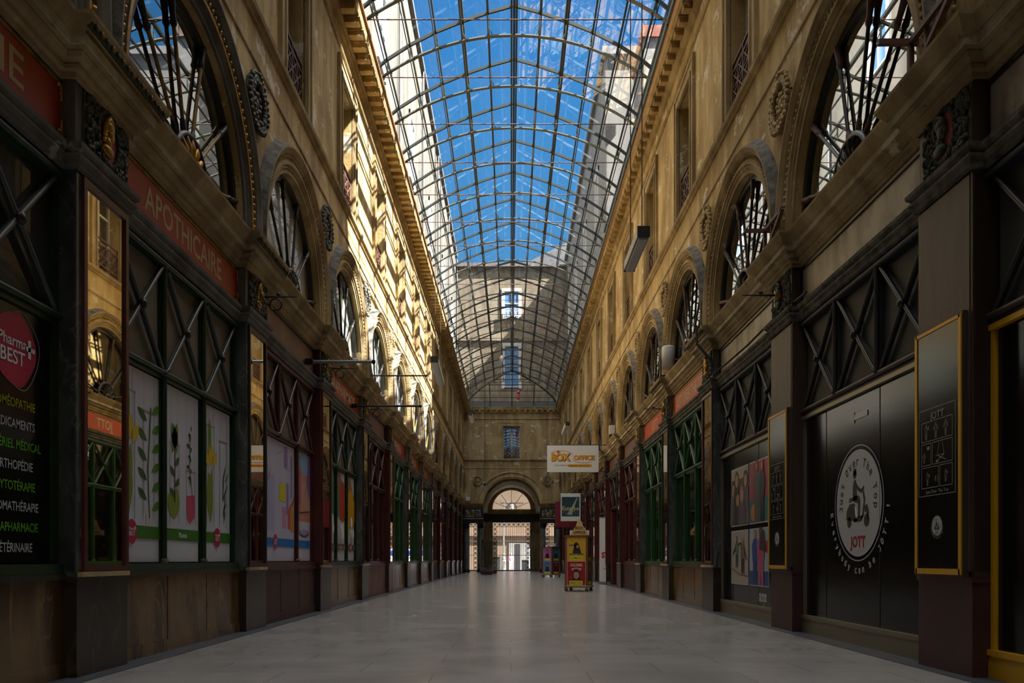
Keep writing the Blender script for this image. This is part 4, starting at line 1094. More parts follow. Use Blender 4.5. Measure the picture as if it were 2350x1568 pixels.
def plants(which):
    def art(b, u0, u1, z0, z1, d):
        b.mat(BG).rect(u0, u1, z0, z1, d)
        w = u1-u0; r_ = random.Random(which)
        b.mat(LG)
        for f in (.18, .36, .62, .86): b.rect(u0+w*f, u0+w*f+.012, z0+.42, z1-.02, d+.001)
        tubes = [(.28, 1.42), (.74, 1.30)] if which != 2 else [(.28, 1.1), (.76, .88)]
        for f, h in tubes:
            uc = u0+w*f; b.mat(prt((.34,.34,.37))); b.line([(uc-.11,z0+.36),(uc-.11,z0+h),(uc+.11,z0+h),(uc+.11,z0+.36)], .012, d+.002)
            b.mat(prt((.42,.28,.18))).rect(uc-.13, uc+.13, z0+h, z0+h+.012, d+.003)
        zb = z0+.40
        u = u0+w*.28
        if which in (1, 3):
            b.mat(GRN2); leaf(b, u, zb, .55, .09, R(95), d+.003); leaf(b, u-.05, zb+.1, .5, .06, R(80), d+.004)
            b.mat(YEL); leaf(b, u+.02, zb+.62, .26, .07, R(100), d+.005); leaf(b, u+.06, zb+.60, .2, .05, R(55), d+.005); leaf(b, u-.02, zb+.6, .2, .05, R(140), d+.006)
            b.mat(GRN); leaf(b, u-.02, zb+.75, .35, .035, R(92), d+.006)
        else:
            b.mat(prt((.16,.05,.03))); b.line([(u,zb+.1),(u+.01,zb+.65)], .02, d+.003)
            b.mat(GRN); leaf(b, u-.05, zb+.62, .3, .07, R(70), d+.004); leaf(b, u+.05, zb+.62, .3, .07, R(110), d+.004)
            b.mat(GRN2); leaf(b, u, zb, .3, .09, R(80), d+.003); leaf(b, u, zb, .28, .08, R(120), d+.004)
            for i in range(4): b.mat(GRN3); leaf(b, u, zb+.2+.1*i, .14, .03, R(40 if i % 2 else 140), d+.005)
        u = u0+w*.75
        if which == 1:
            for i in range(11):
                b.mat(GRN3 if i % 2 else GRN); leaf(b, u+(-.05 if i % 2 else .05), zb+.05+i*.085, .2, .035, R(150 if i % 2 else 25), d+.004)
            b.mat(GRN3).line([(u,zb-.02),(u-.03,zb+.4),(u+.03,zb+.95)], .018, d+.005)
            b.mat(prt((.55,.5,.42))); leaf(b, u-.06, zb-.08, .2, .06, R(60), d+.003)
        elif which == 2:
            b.mat(GRN3).line([(u+.05,zb+.2),(u-.02,zb+.55),(u,zb+.85)], .01, d+.004)
            for i in range(16): b.mat(GRN3); leaf(b, u-.02+.02*math.sin(i), zb+.35+i*.035, .07, .014, R(60+60*(i % 3)), d+.005)
            b.mat(prt((.55,.07,.13))); b.flat([(u-.1,zb+.24),(u+.11,zb+.26),(u+.1,zb+.04),(u-.02,zb-.03),(u-.08,zb+.02)], d+.004)
        else:
            for i in range(12): b.mat(GRN3); leaf(b, u+.03*math.sin(i*2), zb+i*.045, .17, .012, R(70+25*math.sin(i*1.7)), d+.004)
        b.mat(BAND).rect(u0, u1, z0+.20, z0+.31, d+.006)
        if which == 2: b.mat(WHITE).text('Plantes', (u0+u1)/2, z0+.255, .07, d+.009)
        else: blob_logo(b, u0+w*(.33 if which == 1 else .5), z0+.255, .10, d+.009)
    return art
PWD = .82
for i, (uc, lab) in enumerate(((-.93,'white window poster with leafy plants in glass tubes, nearest of three'), (0,'white window poster with a pink flower and stems, middle of three'), (.93,'white window poster with yellow flower and lavender, farthest of three'))):
    poster('left', 0, uc, PWD, .80, 2.43, lab, plants(i+1), group='plant posters in the green framed window')
def chem(b, u0, u1, z0, z1, d):
    w = u1-u0; b.mat(prt((.42,.42,.55), (.55,.52,.62), 1.5)).rect(u0, u1, z0, z1, d)
    b.mat(prt((.34,.33,.52), (.44,.42,.60), 2)).rect(u0, u0+w*.45, z0+.4, z0+1.15, d+.001)
    b.mat(prt((.26,.18,.42))).rect(u0+w*.70, u0+w*.80, z0+1.3, z0+1.6, d+.001).rect(u0+w*.76, u0+w*.83, z0+.65, z0+1.1, d+.001).rect(u0+w*.88, u0+w*.94, z0+.9, z0+1.5, d+.001)
    b.mat(prt((.50,.22,.38))).rect(u0+w*.64, u0+w*.76, z0+.45, z0+.75, d+.002)
    b.mat(prt((.45,.08,.06), (.52,.14,.10), 4)).flat([(u0+w*.80,z0+.45),(u0+w*.88,z0+.45),(u1,z0+.95),(u0+w*.80,z0+.7)], d+.002)
    b.mat(prt((.62,.30,.04), (.55,.2,.04), 4)).rect(u0+w*.88, u0+w*.97, z0+.42, z0+.78, d+.003)
    b.mat(prt((.60,.52,.01))).flat([(u0+w*.56,z0+.84),(u0+w*.74,z0+.82),(u0+w*.74,z0+1.08),(u0+w*.57,z0+1.06)], d+.004)
    b.mat(prt((.04,.06,.20)))
    for pts in ([(.0,.62),(.08,.55),(.16,.60),(.20,.75),(.10,.80),(.0,.70)], [(.16,.60),(.28,.52)], [(.08,.55),(.1,.4),(.03,.3),(.05,.15)], [(.2,.75),(.3,.86),(.34,1.0)], [(.3,.86),(.2,1.15)]): b.line([(u0+w*a, z0+.25+c) for a, c in pts], .010, d+.005)
    b.mat(prt((.24,.24,.40))); b.line([(u0+w*a, z0+c) for a, c in ((.66,1.45),(.72,1.3),(.84,1.28),(.9,1.4),(.92,1.5))], .012, d+.005); b.line([(u0+w*a, z0+c) for a, c in ((.5,1.45),(.62,1.5),(.68,1.6))], .012, d+.005)
    b.mat(prt((.0,.14,.42))).rect(u0, u1, z0+.20, z0+.31, d+.006); blob_logo(b, u0+w*.45, z0+.26, .10, d+.009)
def scope(b, u0, u1, z0, z1, d):
    w = u1-u0; b.mat(prt((.50,.46,.56))).rect(u0, u1, z0, z1, d)
    b.mat(prt((.55,.16,.10), (.58,.28,.20), 2)).rect(u0, u1, z0+.6, z1, d+.001)
    b.mat(prt((.55,.30,.22))).rect(u0+w*.35, u1, z0+.75, z0+1.2, d+.002)
    b.mat(prt((.20,.40,.58))).oval(u0+w*.6, z1-.15, w*.3, .18, d+.003).rect(u0, u0+w*.3, z1-.2, z1, d+.003)
    b.mat(prt((.25,.12,.36))).flat([(u0+w*.85,z1),(u1,z1),(u1,z0+.9),(u0+w*.75,z1-.5)], d+.004)
    b.mat(prt((.5,.12,.28))).rect(u0, u0+w*.32, z0+.85, z1-.25, d+.002)
    b.mat(prt((.08,.07,.09)))
    for i in range(40): b.rect(u0+.02, u0+w*.28, z0+.45+i*.028, z0+.456+i*.028, d+.005)
    b.line([(u1-.05,z1-.2),(u0+w*.6,z0+1.0)], .012, d+.005); b.line([(u0+w*.25,z0+.72),(u1,z0+.77)], .02, d+.005)
    b.oval(u0+w*.55, z0+.42, w*.34, .06, d+.005); b.mat(prt((.36,.28,.44))).oval(u0+w*.53, z0+.435, w*.28, .045, d+.006)
    b.mat(prt((.0,.14,.42))).rect(u0, u1, z0+.20, z0+.31, d+.006).mat(prt((.1,.5,.5))).text('Zen', (u0+u1)/2, z0+.255, .07, d+.008)
poster('left', 1, -.46, 1.80, .80, 2.43, 'wide lavender window poster with a yellow block and molecule lines', chem)
poster('left', 1, .96, .84, .80, 2.43, 'orange and pink window poster with blue corner and purple lens', scope)
def caps(which):
    def art(b, u0, u1, z0, z1, d):
        w = u1-u0; b.mat(prt((.50,.48,.50))).rect(u0, u1, z0, z1, d)
        bgc = [((.10,.22,.14),), ((.22,.11,.08),), ((.34,.13,.08),)][which][0]
        b.mat(prt(bgc)).rect(u0, u1, z0+.75, z1, d+.001)
        b.mat(prt((.52,.50,.50))).flat([(u0,z1),(u0+w*.7,z1),(u0+w*.1,z0+1.1),(u0,z0+1.1)] if which == 0 else [(u1-w*.5,z1),(u1,z1),(u1,z0+1.2)], d+.002)
        if which == 0: b.mat(prt((.03,.20,.10))).oval(u0+w*.75, z0+1.0, w*.3, .42, d+.003); b.mat(prt((.22,.12,.28))).oval(u0+w*.1, z0+.85, w*.2, .4, d+.004)
        if which == 1: b.mat(prt((.04,.18,.06))).oval(u0+w*.15, z0+1.0, w*.2, .45, d+.003); b.mat(prt((.42,.035,.01))).oval(u0+w*.78, z0+1.1, w*.35, .38, d+.004)
        if which == 2: b.mat(prt((.60,.30,.0))).oval(u0+w*.6, z0+.98, w*.5, .40, d+.003)
        r_ = random.Random(which+20)
        for i in range(9): b.mat(WHITE if i % 2 else prt((.46,.45,.47))).oval(u0+w*r_.uniform(.1,.9), z0+r_.uniform(.42,.78), w*.10, .10, d+.005+.001*i, 16)
        b.mat(prt((.13,.08,.06))).rect(u0, u1, z0+.20, z0+.31, d+.015)
        if which == 1: b.mat(WHITE).text('Hygiène', (u0+u1)/2, z0+.255, .06, d+.018)
        else: blob_logo(b, u0+w*.5, z0+.255, .09, d+.018)
    return art
for i, (uc, lab) in enumerate(((-.93,'window poster with green and purple capsules, nearest of three'), (0,'window poster with a red capsule and white tablets, middle of three'), (.93,'window poster with a yellow capsule, farthest of three'))):
    poster('left', 2, uc, PWD, .80, 2.43, lab, caps(i), group='capsule posters in the third left shop window')
# black list panel nearest left
def listart(b, u0, u1, z0, z1, d):
    b.mat(BLACK).rect(u0, u1, z0, z1, d)
    uc = (u0+u1)/2+.02
    G1 = prt((.10,.38,.01)); W1 = prt((.42,.45,.45)); Y1 = prt((.30,.33,.0))
    for i, (s_, m_) in enumerate((('HOMÉOPATHIE',Y1),('MÉDICAMENTS',W1),('MATÉRIEL MÉDICAL',G1),('ORTHOPÉDIE',W1),('PHYTOTÉRAPIE',G1),('AROMATHÉRAPIE',W1),('PARAPHARMACIE',G1),('VÉTÉRINAIRE',W1))):
        b.mat(m_).text(s_, uc, 1.82-.1315*i, .082, d+.003, sx=.82)
    # raspberry coloured cloud logo
    b.mat(prt((.30,.30,.30))); pts = [(uc+.04+.235*math.cos(t_)*(1+.07*math.sin(3*t_)), 2.16+.245*math.sin(t_)*(1+.05*math.cos(5*t_))) for t_ in [2*PI*i/40 for i in range(40)]]; b.line(pts+pts[:1], .006, d+.003)
    b.mat(prt((.40,.012,.05), (.50,.03,.09), 5)).flat([(uc+.01+.22*math.cos(t_)*(1+.06*math.sin(3*t_+1)), 2.16+.235*math.sin(t_)*(1+.05*math.cos(5*t_))) for t_ in [2*PI*i/40 for i in range(40)]], d+.004)
    b.mat(WHITE).text('Pharma', uc-.02, 2.21, .10, d+.007).text('BEST', uc-.02, 2.11, .125, d+.007).rect(uc+.145, uc+.175, 2.13, 2.25, d+.007).rect(uc+.10, uc+.22, 2.175, 2.205, d+.007)
poster('left', -1, .96, .86, .80, 2.44, 'black window film listing pharmacy services in green and white capitals', listart, cat='window sticker', name='window_sticker')
poster('left', -1, 0, .86, .80, 2.44, 'plain black window film at the extreme left edge', lambda b, a, c, e, f, d: b.mat(BLACK).rect(a, c, e, f, d), cat='window sticker', name='window_sticker')

# ---------------------------------------------------------------- right hand black shops
def scooter(b, cu, cz, s, m_, d):
    """rider on a scooter, facing right; s = scale (logo radius)"""
    Q = lambda pts: [(cu+x*s, cz+z*s) for x, z in pts]
    b.mat(m_)
    def disc(x, z, r_): b.oval(cu+x*s, cz+z*s, r_*s, r_*s, d, 24)
    disc(-.46, -.42, .13); disc(.52, -.40, .15)
    b.flat(Q([(-.66,-.35),(-.62,-.14),(-.45,.02),(-.18,.04),(-.02,-.1),(.0,-.38),(-.1,-.42),(-.3,-.38),(-.5,-.36)]), d)
    b.flat(Q([(-.2,-.42),(.22,-.42),(.34,-.3),(.30,-.24),(.2,-.33),(-.2,-.33)]), d)
    b.flat(Q([(.22,-.42),(.36,-.30),(.46,.10),(.34,.38),(.27,.34),(.36,.08),(.28,-.24)]), d)
    b.flat(Q([(.40,-.06),(.56,-.02),(.66,-.22),(.60,-.40),(.50,-.22),(.42,-.2)]), d)
    b.flat(Q([(.20,.34),(.38,.42),(.40,.37),(.24,.30)]), d)
    b.flat(Q([(-.48,.06),(-.14,.10),(-.12,.18),(-.46,.17)]), d)
    disc(-.14, .72, .10); b.flat(Q([(-.24,.70),(-.22,.88),(-.06,.86),(-.04,.72)]), d)
    b.flat(Q([(-.26,.10),(-.26,.42),(-.20,.58),(-.08,.60),(-.04,.48),(.0,.20),(-.02,.10)]), d)
    b.flat(Q([(-.10,.56),(.0,.34),(.26,.24),(.28,.31),(.06,.42)]), d)
    b.flat(Q([(-.2,.22),(.10,.20),(.18,.08),(.14,-.30),(.04,-.30),(.04,.02),(-.18,.06)]), d); b.flat(Q([(.02,-.28),(.24,-.28),(.24,-.33),(.02,-.33)]), d)
    b.mat(WHITE); b.flat(Q([(-.14,-.02),(-.02,-.1),(.0,-.28),(-.06,-.34),(-.12,-.2)]), d+.001)
def logo(b, cu, cz, r_, d, full=True, rx=1.0):
    INK = BLACKM; W_ = prt((.42,.43,.43))
    b.mat(W_).ring(cu, cz, r_*rx, r_, r_*.02, d+.001, 64)
    b.mat(prt((.42,.43,.44))).oval(cu, cz, r_*.92*rx, r_*.92, d+.001, 64)
    scooter(b, cu-.02*r_, cz-.02*r_, r_*.72, INK, d+.002)
    b.mat(INK).arctext('Just Over The Top', cu, cz, r_*.74, PI/2, r_*.25, d+.002, font=1, rx=rx, total=R(205))
    b.mat(prt((.30,.01,.02))).text('JOTT', cu, cz-r_*.66, r_*.26, d+.002, font=2)
    b.mat(W_).arctext('Everybody can be JOTT !', cu, cz, r_*1.13, -PI/2, r_*.21, d+.001, font=1, inner=True, rx=rx, total=R(172))
DX = -.14
def door(side, k, label, art, gold=False):
    t = P_(side, k, 'sliding_door', label, 'door')
    fm = ALU if not gold else GOLDF
    w = U0
    b = MB().mat(fm).box(-.2, -.12, -w+.01, -w+.045, .0, 2.44).box(-.2, -.12, w-.045, w-.01, .0, 2.44).box(-.2, -.11, -w, w, 2.40, 2.44); b.build('frame', t)
    MB().mat(fm).box(-.2, -.11, -w, w, .0, .19).box(-.2, -.10, -w, w, .16, .20).build('kick_plate', t)
    MB().mat(BLACK).box(-.17, -.15, -w+.05, w-.05, .19, 2.40).build('panel', t)
    MB().mat(BLACKM).box(-.15, -.146, .44, .446, .2, 2.4).box(-.15, -.146, -.83, -.826, .2, 2.4).build('panel_joint', t)
    b = MB(); art(b); b.build('printed_film', t); return t
def art_logo(b):
    logo(b, -.03, 1.365, .56, -.148)
    b.mat(prt((.60,.61,.60))); u, z = .0, 2.20
    b.flat([(u-.21,z),(u-.11,z-.06),(u-.11,z+.06)], -.144).rect(u-.12, u+.19, z-.026, z+.026, -.144)
door('right', 0, 'black door panel on the right with the round scooter logo', art_logo)
def person_art(b, u, z, h, skin, top, bot, hair, d, lean=0, w=1.0):
    b.mat(prt(bot)).flat([(u-.10*h*w,z),(u-.02*h,z),(u,z+.25*h),(u+.03*h,z),(u+.10*h*w,z),(u+.10*h*w+lean*.4,z+.5*h),(u-.10*h*w+lean*.4,z+.5*h)], d)
    b.mat(prt(top)).flat([(u-.12*h*w+lean*.4,z+.42*h),(u+.12*h*w+lean*.4,z+.42*h),(u+.15*h*w+lean*.8,z+.72*h),(u+.07*h+lean,z+.84*h),(u-.07*h+lean,z+.84*h),(u-.15*h*w+lean*.8,z+.72*h)], d+.001)
    b.mat(prt(hair)).oval(u+lean, z+.92*h, .065*h*w, .09*h, d+.002, 18); b.mat(prt(skin)).oval(u+lean+.01*h, z+.905*h, .045*h*w, .062*h, d+.003, 16)
def art_photos(b):
    d = -.147; W_ = prt((.45,.45,.44)); SKN = (.42,.22,.15)
    # cells: u ranges as seen (left = far)
    cells = [(-.62,-.02,1.36,1.98), (.02,.70,1.36,1.98), (-.62,-.02,.58,1.32), (.02,.70,.58,1.32)]
    cells = [(-.72,-.10,1.42,2.08), (-.06,.64,1.42,2.08), (-.72,-.10,.62,1.38), (-.06,.64,.62,1.38)]
    cols = [((.05,.04,.035),(.12,.08,.06)), ((.30,.03,.07),(.36,.05,.09)), ((.32,.29,.25),(.40,.36,.32)), ((.30,.36,.42),(.36,.42,.48))]
    for (a, c, z0, z1), (c1, c2) in zip(cells, cols):
        b.mat(W_).rect(a, c, z0, z1, d); b.mat(prt(c1, c2, 3)).rect(a+.015, c-.015, z0+.015, z1-.015, d+.001)
    # group of faces
    a, c, z0, z1 = cells[0]; w = c-a
    b.mat(prt((.35,.30,.24))).rect(a+.015, c-.015, z1-.13, z1-.015, d+.002)
    for i, (fu, fz, hr) in enumerate(((.14,.42,(.02,.012,.01)), (.35,.52,(.05,.02,.01)), (.86,.5,(.03,.02,.015)), (.42,.30,(.02,.012,.01)), (.66,.34,(.28,.18,.08)))):
        u, z = a+w*fu, z0+fz
        b.mat(prt((.03,.025,.03) if i % 2 else (.10,.08,.10))).flat([(u-.13,z0+.02),(u+.13,z0+.02),(u+.10,z-.08),(u-.10,z-.08)], d+.003+.0015*i)
        b.mat(prt(hr)).oval(u, z+.01, .075, .095, d+.0035+.0015*i, 18); b.mat(prt(SKN)).oval(u, z-.01, .055, .07, d+.004+.0015*i, 18)
    # couple
    a, c, z0, z1 = cells[1]; w = c-a
    b.mat(prt((.03,.14,.15))).rect(a+.015, c-.015, z0+.015, z0+.26, d+.002)
    b.mat(prt((.42,.18,.03))).oval(a+w*.28, z0+.12, .14, .09, d+.003, 20)
    person_art(b, a+w*.40, z0+.02, .64, SKN, (.10,.09,.095), (.08,.07,.07), (.02,.015,.01), d+.004, w=1.2)
    person_art(b, a+w*.68, z0+.02, .62, SKN, (.03,.045,.06), (.02,.03,.04), (.5,.05,.01), d+.008, w=1.1)
    # jumping pair
    a, c, z0, z1 = cells[2]; w = c-a
    b.mat(prt((.15,.06,.05))).line([(a+.02,z0+.22),(a+w*.5,z0+.14),(c-.02,z0+.12)], .02, d+.002)
    person_art(b, a+w*.35, z0+.24, .44, SKN, (.10,.16,.10), (.02,.05,.10), (.08,.03,.015), d+.003)
    person_art(b, a+w*.70, z0+.16, .48, SKN, (.16,.11,.05), (.04,.025,.02), (.30,.15,.05), d+.007)
    b.mat(prt((.04,.05,.05))).line([(a+w*.30,z0+.55),(a+w*.12,z0+.42)], .03, d+.006); b.line([(a+w*.42,z0+.56),(a+w*.62,z0+.58)], .03, d+.006); b.line([(a+w*.76,z0+.52),(a+w*.92,z0+.34)], .03, d+.009)
    # pink coat
    a, c, z0, z1 = cells[3]; w = c-a
    b.mat(prt((.02,.06,.22))).rect(a+.015, c-.015, z0+.015, z0+.2, d+.002)
    b.mat(prt((.36,.01,.02))).oval(c-.06, z1-.25, .05, .08, d+.003, 16)
    person_art(b, a+w*.32, z0+.02, .72, SKN, (.015,.06,.26), (.01,.04,.18), (.25,.12,.1), d+.004, w=1.1)
    person_art(b, a+w*.62, z0+.02, .74, SKN, (.38,.08,.15), (.40,.08,.16), (.03,.02,.02), d+.008, w=1.25)
    b.mat(prt((.03,.025,.025))).flat([(a+w*.56,z0+.48),(a+w*.86,z0+.44),(a+w*.80,z1-.04),(a+w*.62,z1-.03)], d+.0125)
    mu = lambda u: -.93+(u+.72)*.90/.62 if u < -.08 else .02+(u+.06)*.88/.70
    mz = lambda z: 1.31+(z-1.42)*.86/.66 if z > 1.40 else .46+(z-.62)*.79/.76
    b.v = [(p[0], mu(p[1]), mz(p[2])) for p in b.v]
    # social icons
    for i, s_ in enumerate(('f', 'o', 'You')):
        u = .47+i*.115; b.mat(prt((.5,.5,.48))).rect(u, u+.095, .26, .37, d+.001); b.mat(BLACKM).text(s_, u+.047, .315, .08 if i < 2 else .035, d+.003, font=2)
    b.mat(prt((.3,.3,.29))).text('Ajac', .70, .225, .04, d+.002)
door('right', 1, 'black door panel on the right with four framed fashion photographs', art_photos)
def art_blue(b):
    d = -.147
    b.mat(prt((.45,.46,.48))).rect(-.55, 1.0, .98, 2.0, d)
    b.mat(prt((.22,.27,.42), (.48,.50,.56), 7)).rect(-.53, .98, 1.0, 1.98, d+.001)
    b.mat(prt((.42,.01,.01))).flat([(-.46,1.72),(-.44,1.82),(.1,1.60),(.06,1.50)], d+.003)
    b.mat(prt((.02,.03,.08), (.08,.1,.2), 9)).flat([(-.30,1.10),(-.16,1.40),(.1,1.5),(.4,1.3),(.5,1.05)], d+.002)
door('right', -1, 'black glazed door with yellow frame and blue snow poster at the right edge', art_blue, gold=True)
# display cases on the boarded pilasters
def stick(b, u, z, h, d, pose=0):
    b.ring(u, z+h*.9, h*.06, h*.08, h*.03, d, 12)
    b.line([(u-h*.1,z+h*.8),(u-h*.08,z+h*.4),(u-h*.05,z)], h*.04, d); b.line([(u+h*.1,z+h*.8),(u+h*.08,z+h*.4),(u+h*.05,z)], h*.04, d); b.line([(u-h*.1,z+h*.8),(u+h*.1,z+h*.8)], h*.04, d); b.line([(u,z+h*.4),(u,z)], h*.03, d)
    if pose == 0: b.line([(u+h*.1,z+h*.78),(u+h*.25,z+h*.6),(u+h*.24,z+h*.85)], h*.05, d)
    else: b.line([(u+h*.1,z+h*.78),(u+h*.25,z+h*.5)], h*.05, d); b.line([(u-h*.1,z+h*.78),(u-h*.25,z+h*.5)], h*.05, d)
for k in (0, 1):
    (x, y, z), rz = place('right', PC(k))
    t = empty('display_case', (x, y, 0), rz, label='shallow black display case with gold rim on the %s brown pilaster' % ('large nearer' if k == 0 else 'smaller looking farther'), cat='display case', group='black cases with comic strip panels')
    z0, z1, w = .725, 2.53, .315; cu = .0
    MB().mat(BROWNP).box(0, .045, cu-w-.02, cu+w+.02, z0-.03, z1+.03).build('case_body', t)
    b = MB().mat(GOLDF)
    b.box(.043, .055, cu-w-.012, cu-w+.02, z0-.012, z1+.012).box(.043, .055, cu+w-.02, cu+w+.012, z0-.012, z1+.012).box(.043, .055, cu-w, cu+w, z0-.012, z0+.03).box(.043, .055, cu-w, cu+w, z1-.012, z1+.012); b.build('gold_rim', t)
    MB().mat(BLACK).box(.04, .048, cu-w, cu+w, z0, z1).build('panel', t)
    d = .0495; L1 = prt((.20,.20,.18)); b = MB().mat(L1)
    def fr(a, c, e, f, ww=.006): b.line([(a,e),(c,e),(c,f),(a,f),(a,e-ww/2)], ww, d)
    fr(-.27, .25, 1.22, 1.98, .007); b.text('JOTT', 0, 1.915, .085, d+.002)
    fr(-.23, .21, 1.70, 1.87); fr(-.23, -.09, 1.49, 1.68); fr(-.07, .21, 1.49, 1.68); fr(-.23, .02, 1.29, 1.47); fr(.04, .21, 1.29, 1.47)
    for u, q in ((-.16,0), (-.02,1), (.12,1)): stick(b, u, 1.715, .14, d, q)
    stick(b, -.19, 1.51, .10, d, 1); b.oval(-.13, 1.64, .02, .018, d, 10)
    b.line([(.03,1.67),(.0,1.56),(-.04,1.56),(.1,1.56),(.07,1.67)], .005, d); b.line([(.0,1.56),(.12,1.51)], .008, d); b.line([(.0,1.51),(.1,1.56)], .008, d); b.oval(.0, 1.51, .02, .012, d, 10)
    stick(b, -.14, 1.31, .12, d, 0); stick(b, .12, 1.32, .11, d, 0)
    for i in range(8): b.oval(-.01+.012*math.cos(i), 1.36+.015*math.sin(i*2), .012, .012, d, 8)
    b.text('Just Over The Top', 0, 1.255, .042, d+.002)
    b.v = [(p[0], p[1], 1.30+(p[2]-1.22)*(.65/.76)) for p in b.v]; b.build('comic_strip', t)
    b = MB(); logo(b, 0, 1.07, .078, d); b.build('round_logo', t)

# house number 14 on the transom of the logo shop, 20 on the long sign shop
for k, s_, u in ((0, '14', .02), (2, '20', 0.0)):
    t = P_('right', k, 'house_number', 'pale house number on the transom glass above the %s' % ('scooter logo door' if k == 0 else 'nearer green shop window on the right'), 'house number'); MB().mat(prt((.42,.40,.32))).text(s_, u, 3.05, .16, G+.01).build('digits', t)

# mannequins in the green shops on the right
def mannequin(side, k, u, lab, coat):
    (x, y, _), rz = place(side, BC(k)); sg = 1 if side == 'left' else -1
    t = empty('mannequin', (x + (-.6 if side == 'left' else .6), y+sg*u, .0), rz, label=lab, cat='mannequin', group='coats on stands in the green shops')
    MB().mat(ALUG).lathe([(.001,0),(.16,0),(.16,.02),(.02,.03),(.02,.9),(.001,.9)], n=14).build('stand', t)
    MB().mat(coat).lathe([(.001,.78),(.20,.80),(.21,.95),(.17,1.15),(.2,1.35),(.2,1.45),(.08,1.52),(.05,1.58),(.001,1.58)], n=14).tube([(0,.19,1.42),(.02,.27,1.2),(.06,.27,.95)], [.06,.055,.045], 8).tube([(0,-.19,1.42),(.02,-.27,1.2),(.06,-.27,.95)], [.06,.055,.045], 8).build('coat', t)
mannequin('right', 2, .9, 'beige coat on a stand in the nearer green shop window on the right', prt((.42,.36,.20)))
mannequin('right', 2, -.1, 'dark padded coat on a stand in the nearer green shop window on the right', prt((.02,.03,.06)))
mannequin('right', 3, .3, 'pale coat on a stand in the farther green shop window on the right', prt((.35,.36,.36)))
t = P_('right', 2, 'yellow_strip', 'slim yellow board shape added inside the nearer green window on the right', 'board', u=-.98); b = MB().mat(prt((.55,.50,.0))); b.lathe([(.001,.02),(.05,.3),(.09,.9),(.08,1.3),(.001,1.6)], (0,0,0), 12); o = b.build('strip_body', t); o.scale = (.25,1,1); o.location = (-.5,0,.0); o.rotation_euler.x = .1  # added board shape stands in for a yellow strip showing in the window
MB().mat(BLACKM).box(-.52,-.48,-.02,.02,.05,.25).build('strip_foot', t)

# roll-up banner and doorway on right bay 5
t = empty('roll_up_banner', (3.37, 27.75, 0), R(-8), label='white roll-up show banner with red lettering standing in a doorway on the right', cat='banner')
b = MB().mat(WHITE).box(-.40, .40, -.006, .0, .08, 2.24)
b.build('sheet', t)
b = MB()
def fb(b, poly, d): b.add([(p[0], d, p[1]) for p in poly], [tuple(range(len(poly)))])
b.mat(BLACKM); fb(b, [(.06,1.45),(-.08,1.62),(-.16,1.6),(-.02,1.4)], -.008); fb(b, [(-.1,1.35),(.1,1.15),(.2,1.3),(.05,1.45)], -.008); fb(b, [(-.1,1.1),(.12,.98),(.3,1.3),(.16,1.34)], -.0085)
b.add([(.0+.08*math.cos(2*PI*i/16), -.0085, 1.72+.1*math.sin(2*PI*i/16)) for i in range(16)], [tuple(range(16))])
b.mat(prt((.50,.01,.01))).add([(.05, -.009, .60),(.4,-.009,.60),(.4,-.009,.70),(-.2,-.009,.70),(-.2,-.009,.60)], [(0,1,2,3,4)])
def ftext(b, s_, cx, cz, size, d, width=None):
    vs, fs, w, _ = text_geo(s_, 2 if s_ in ('BOX','OFFICE','STARS','THEATRE') else 0); k_ = size; kx = width/w if width else size
    b.add([(cx+(x-w/2)*kx, d, cz+(y-.36)*k_) for x, y in vs], fs)
ftext(b, 'STARS', 0, .98, .26, -.0095, .66); b.mat(BLACKM); ftext(b, '80', .0, .80, .15, -.009); ftext(b, 'DU 6 AU 22', 0, .52, .09, -.009, .5); b.mat(WHITE); ftext(b, 'THEATRE', .08, .65, .09, -.0105, .4)
b.build('print', t)
MB().mat(ALUG).box(-.42, .42, -.06, .06, 0, .08).box(-.41, .41, -.012, .012, 2.22, 2.26).build('base', t)
t = P_('right', 5, 'shop_doors', 'dark maroon shop doors set back behind the roll-up banner', 'door')
MB().mat(MAROON).box(-.28, -.14, -U0, -U0+.5, 0, 2.45).box(-.28, -.14, U0-.95, U0-.85, 0, 2.45).box(-.2, -.09, U0-.9, U0, 0, .7).build('frame', t)
MB().mat(GLDARK).box(-.95, -.94, -.9, .9, .3, 2.4).build('glass_pane', t)
MB().mat(GILTP).tube([(-.9,0,1.0),(-.86,0,1.1),(-.9,0,1.3)], .015, 6).build('handle', t)

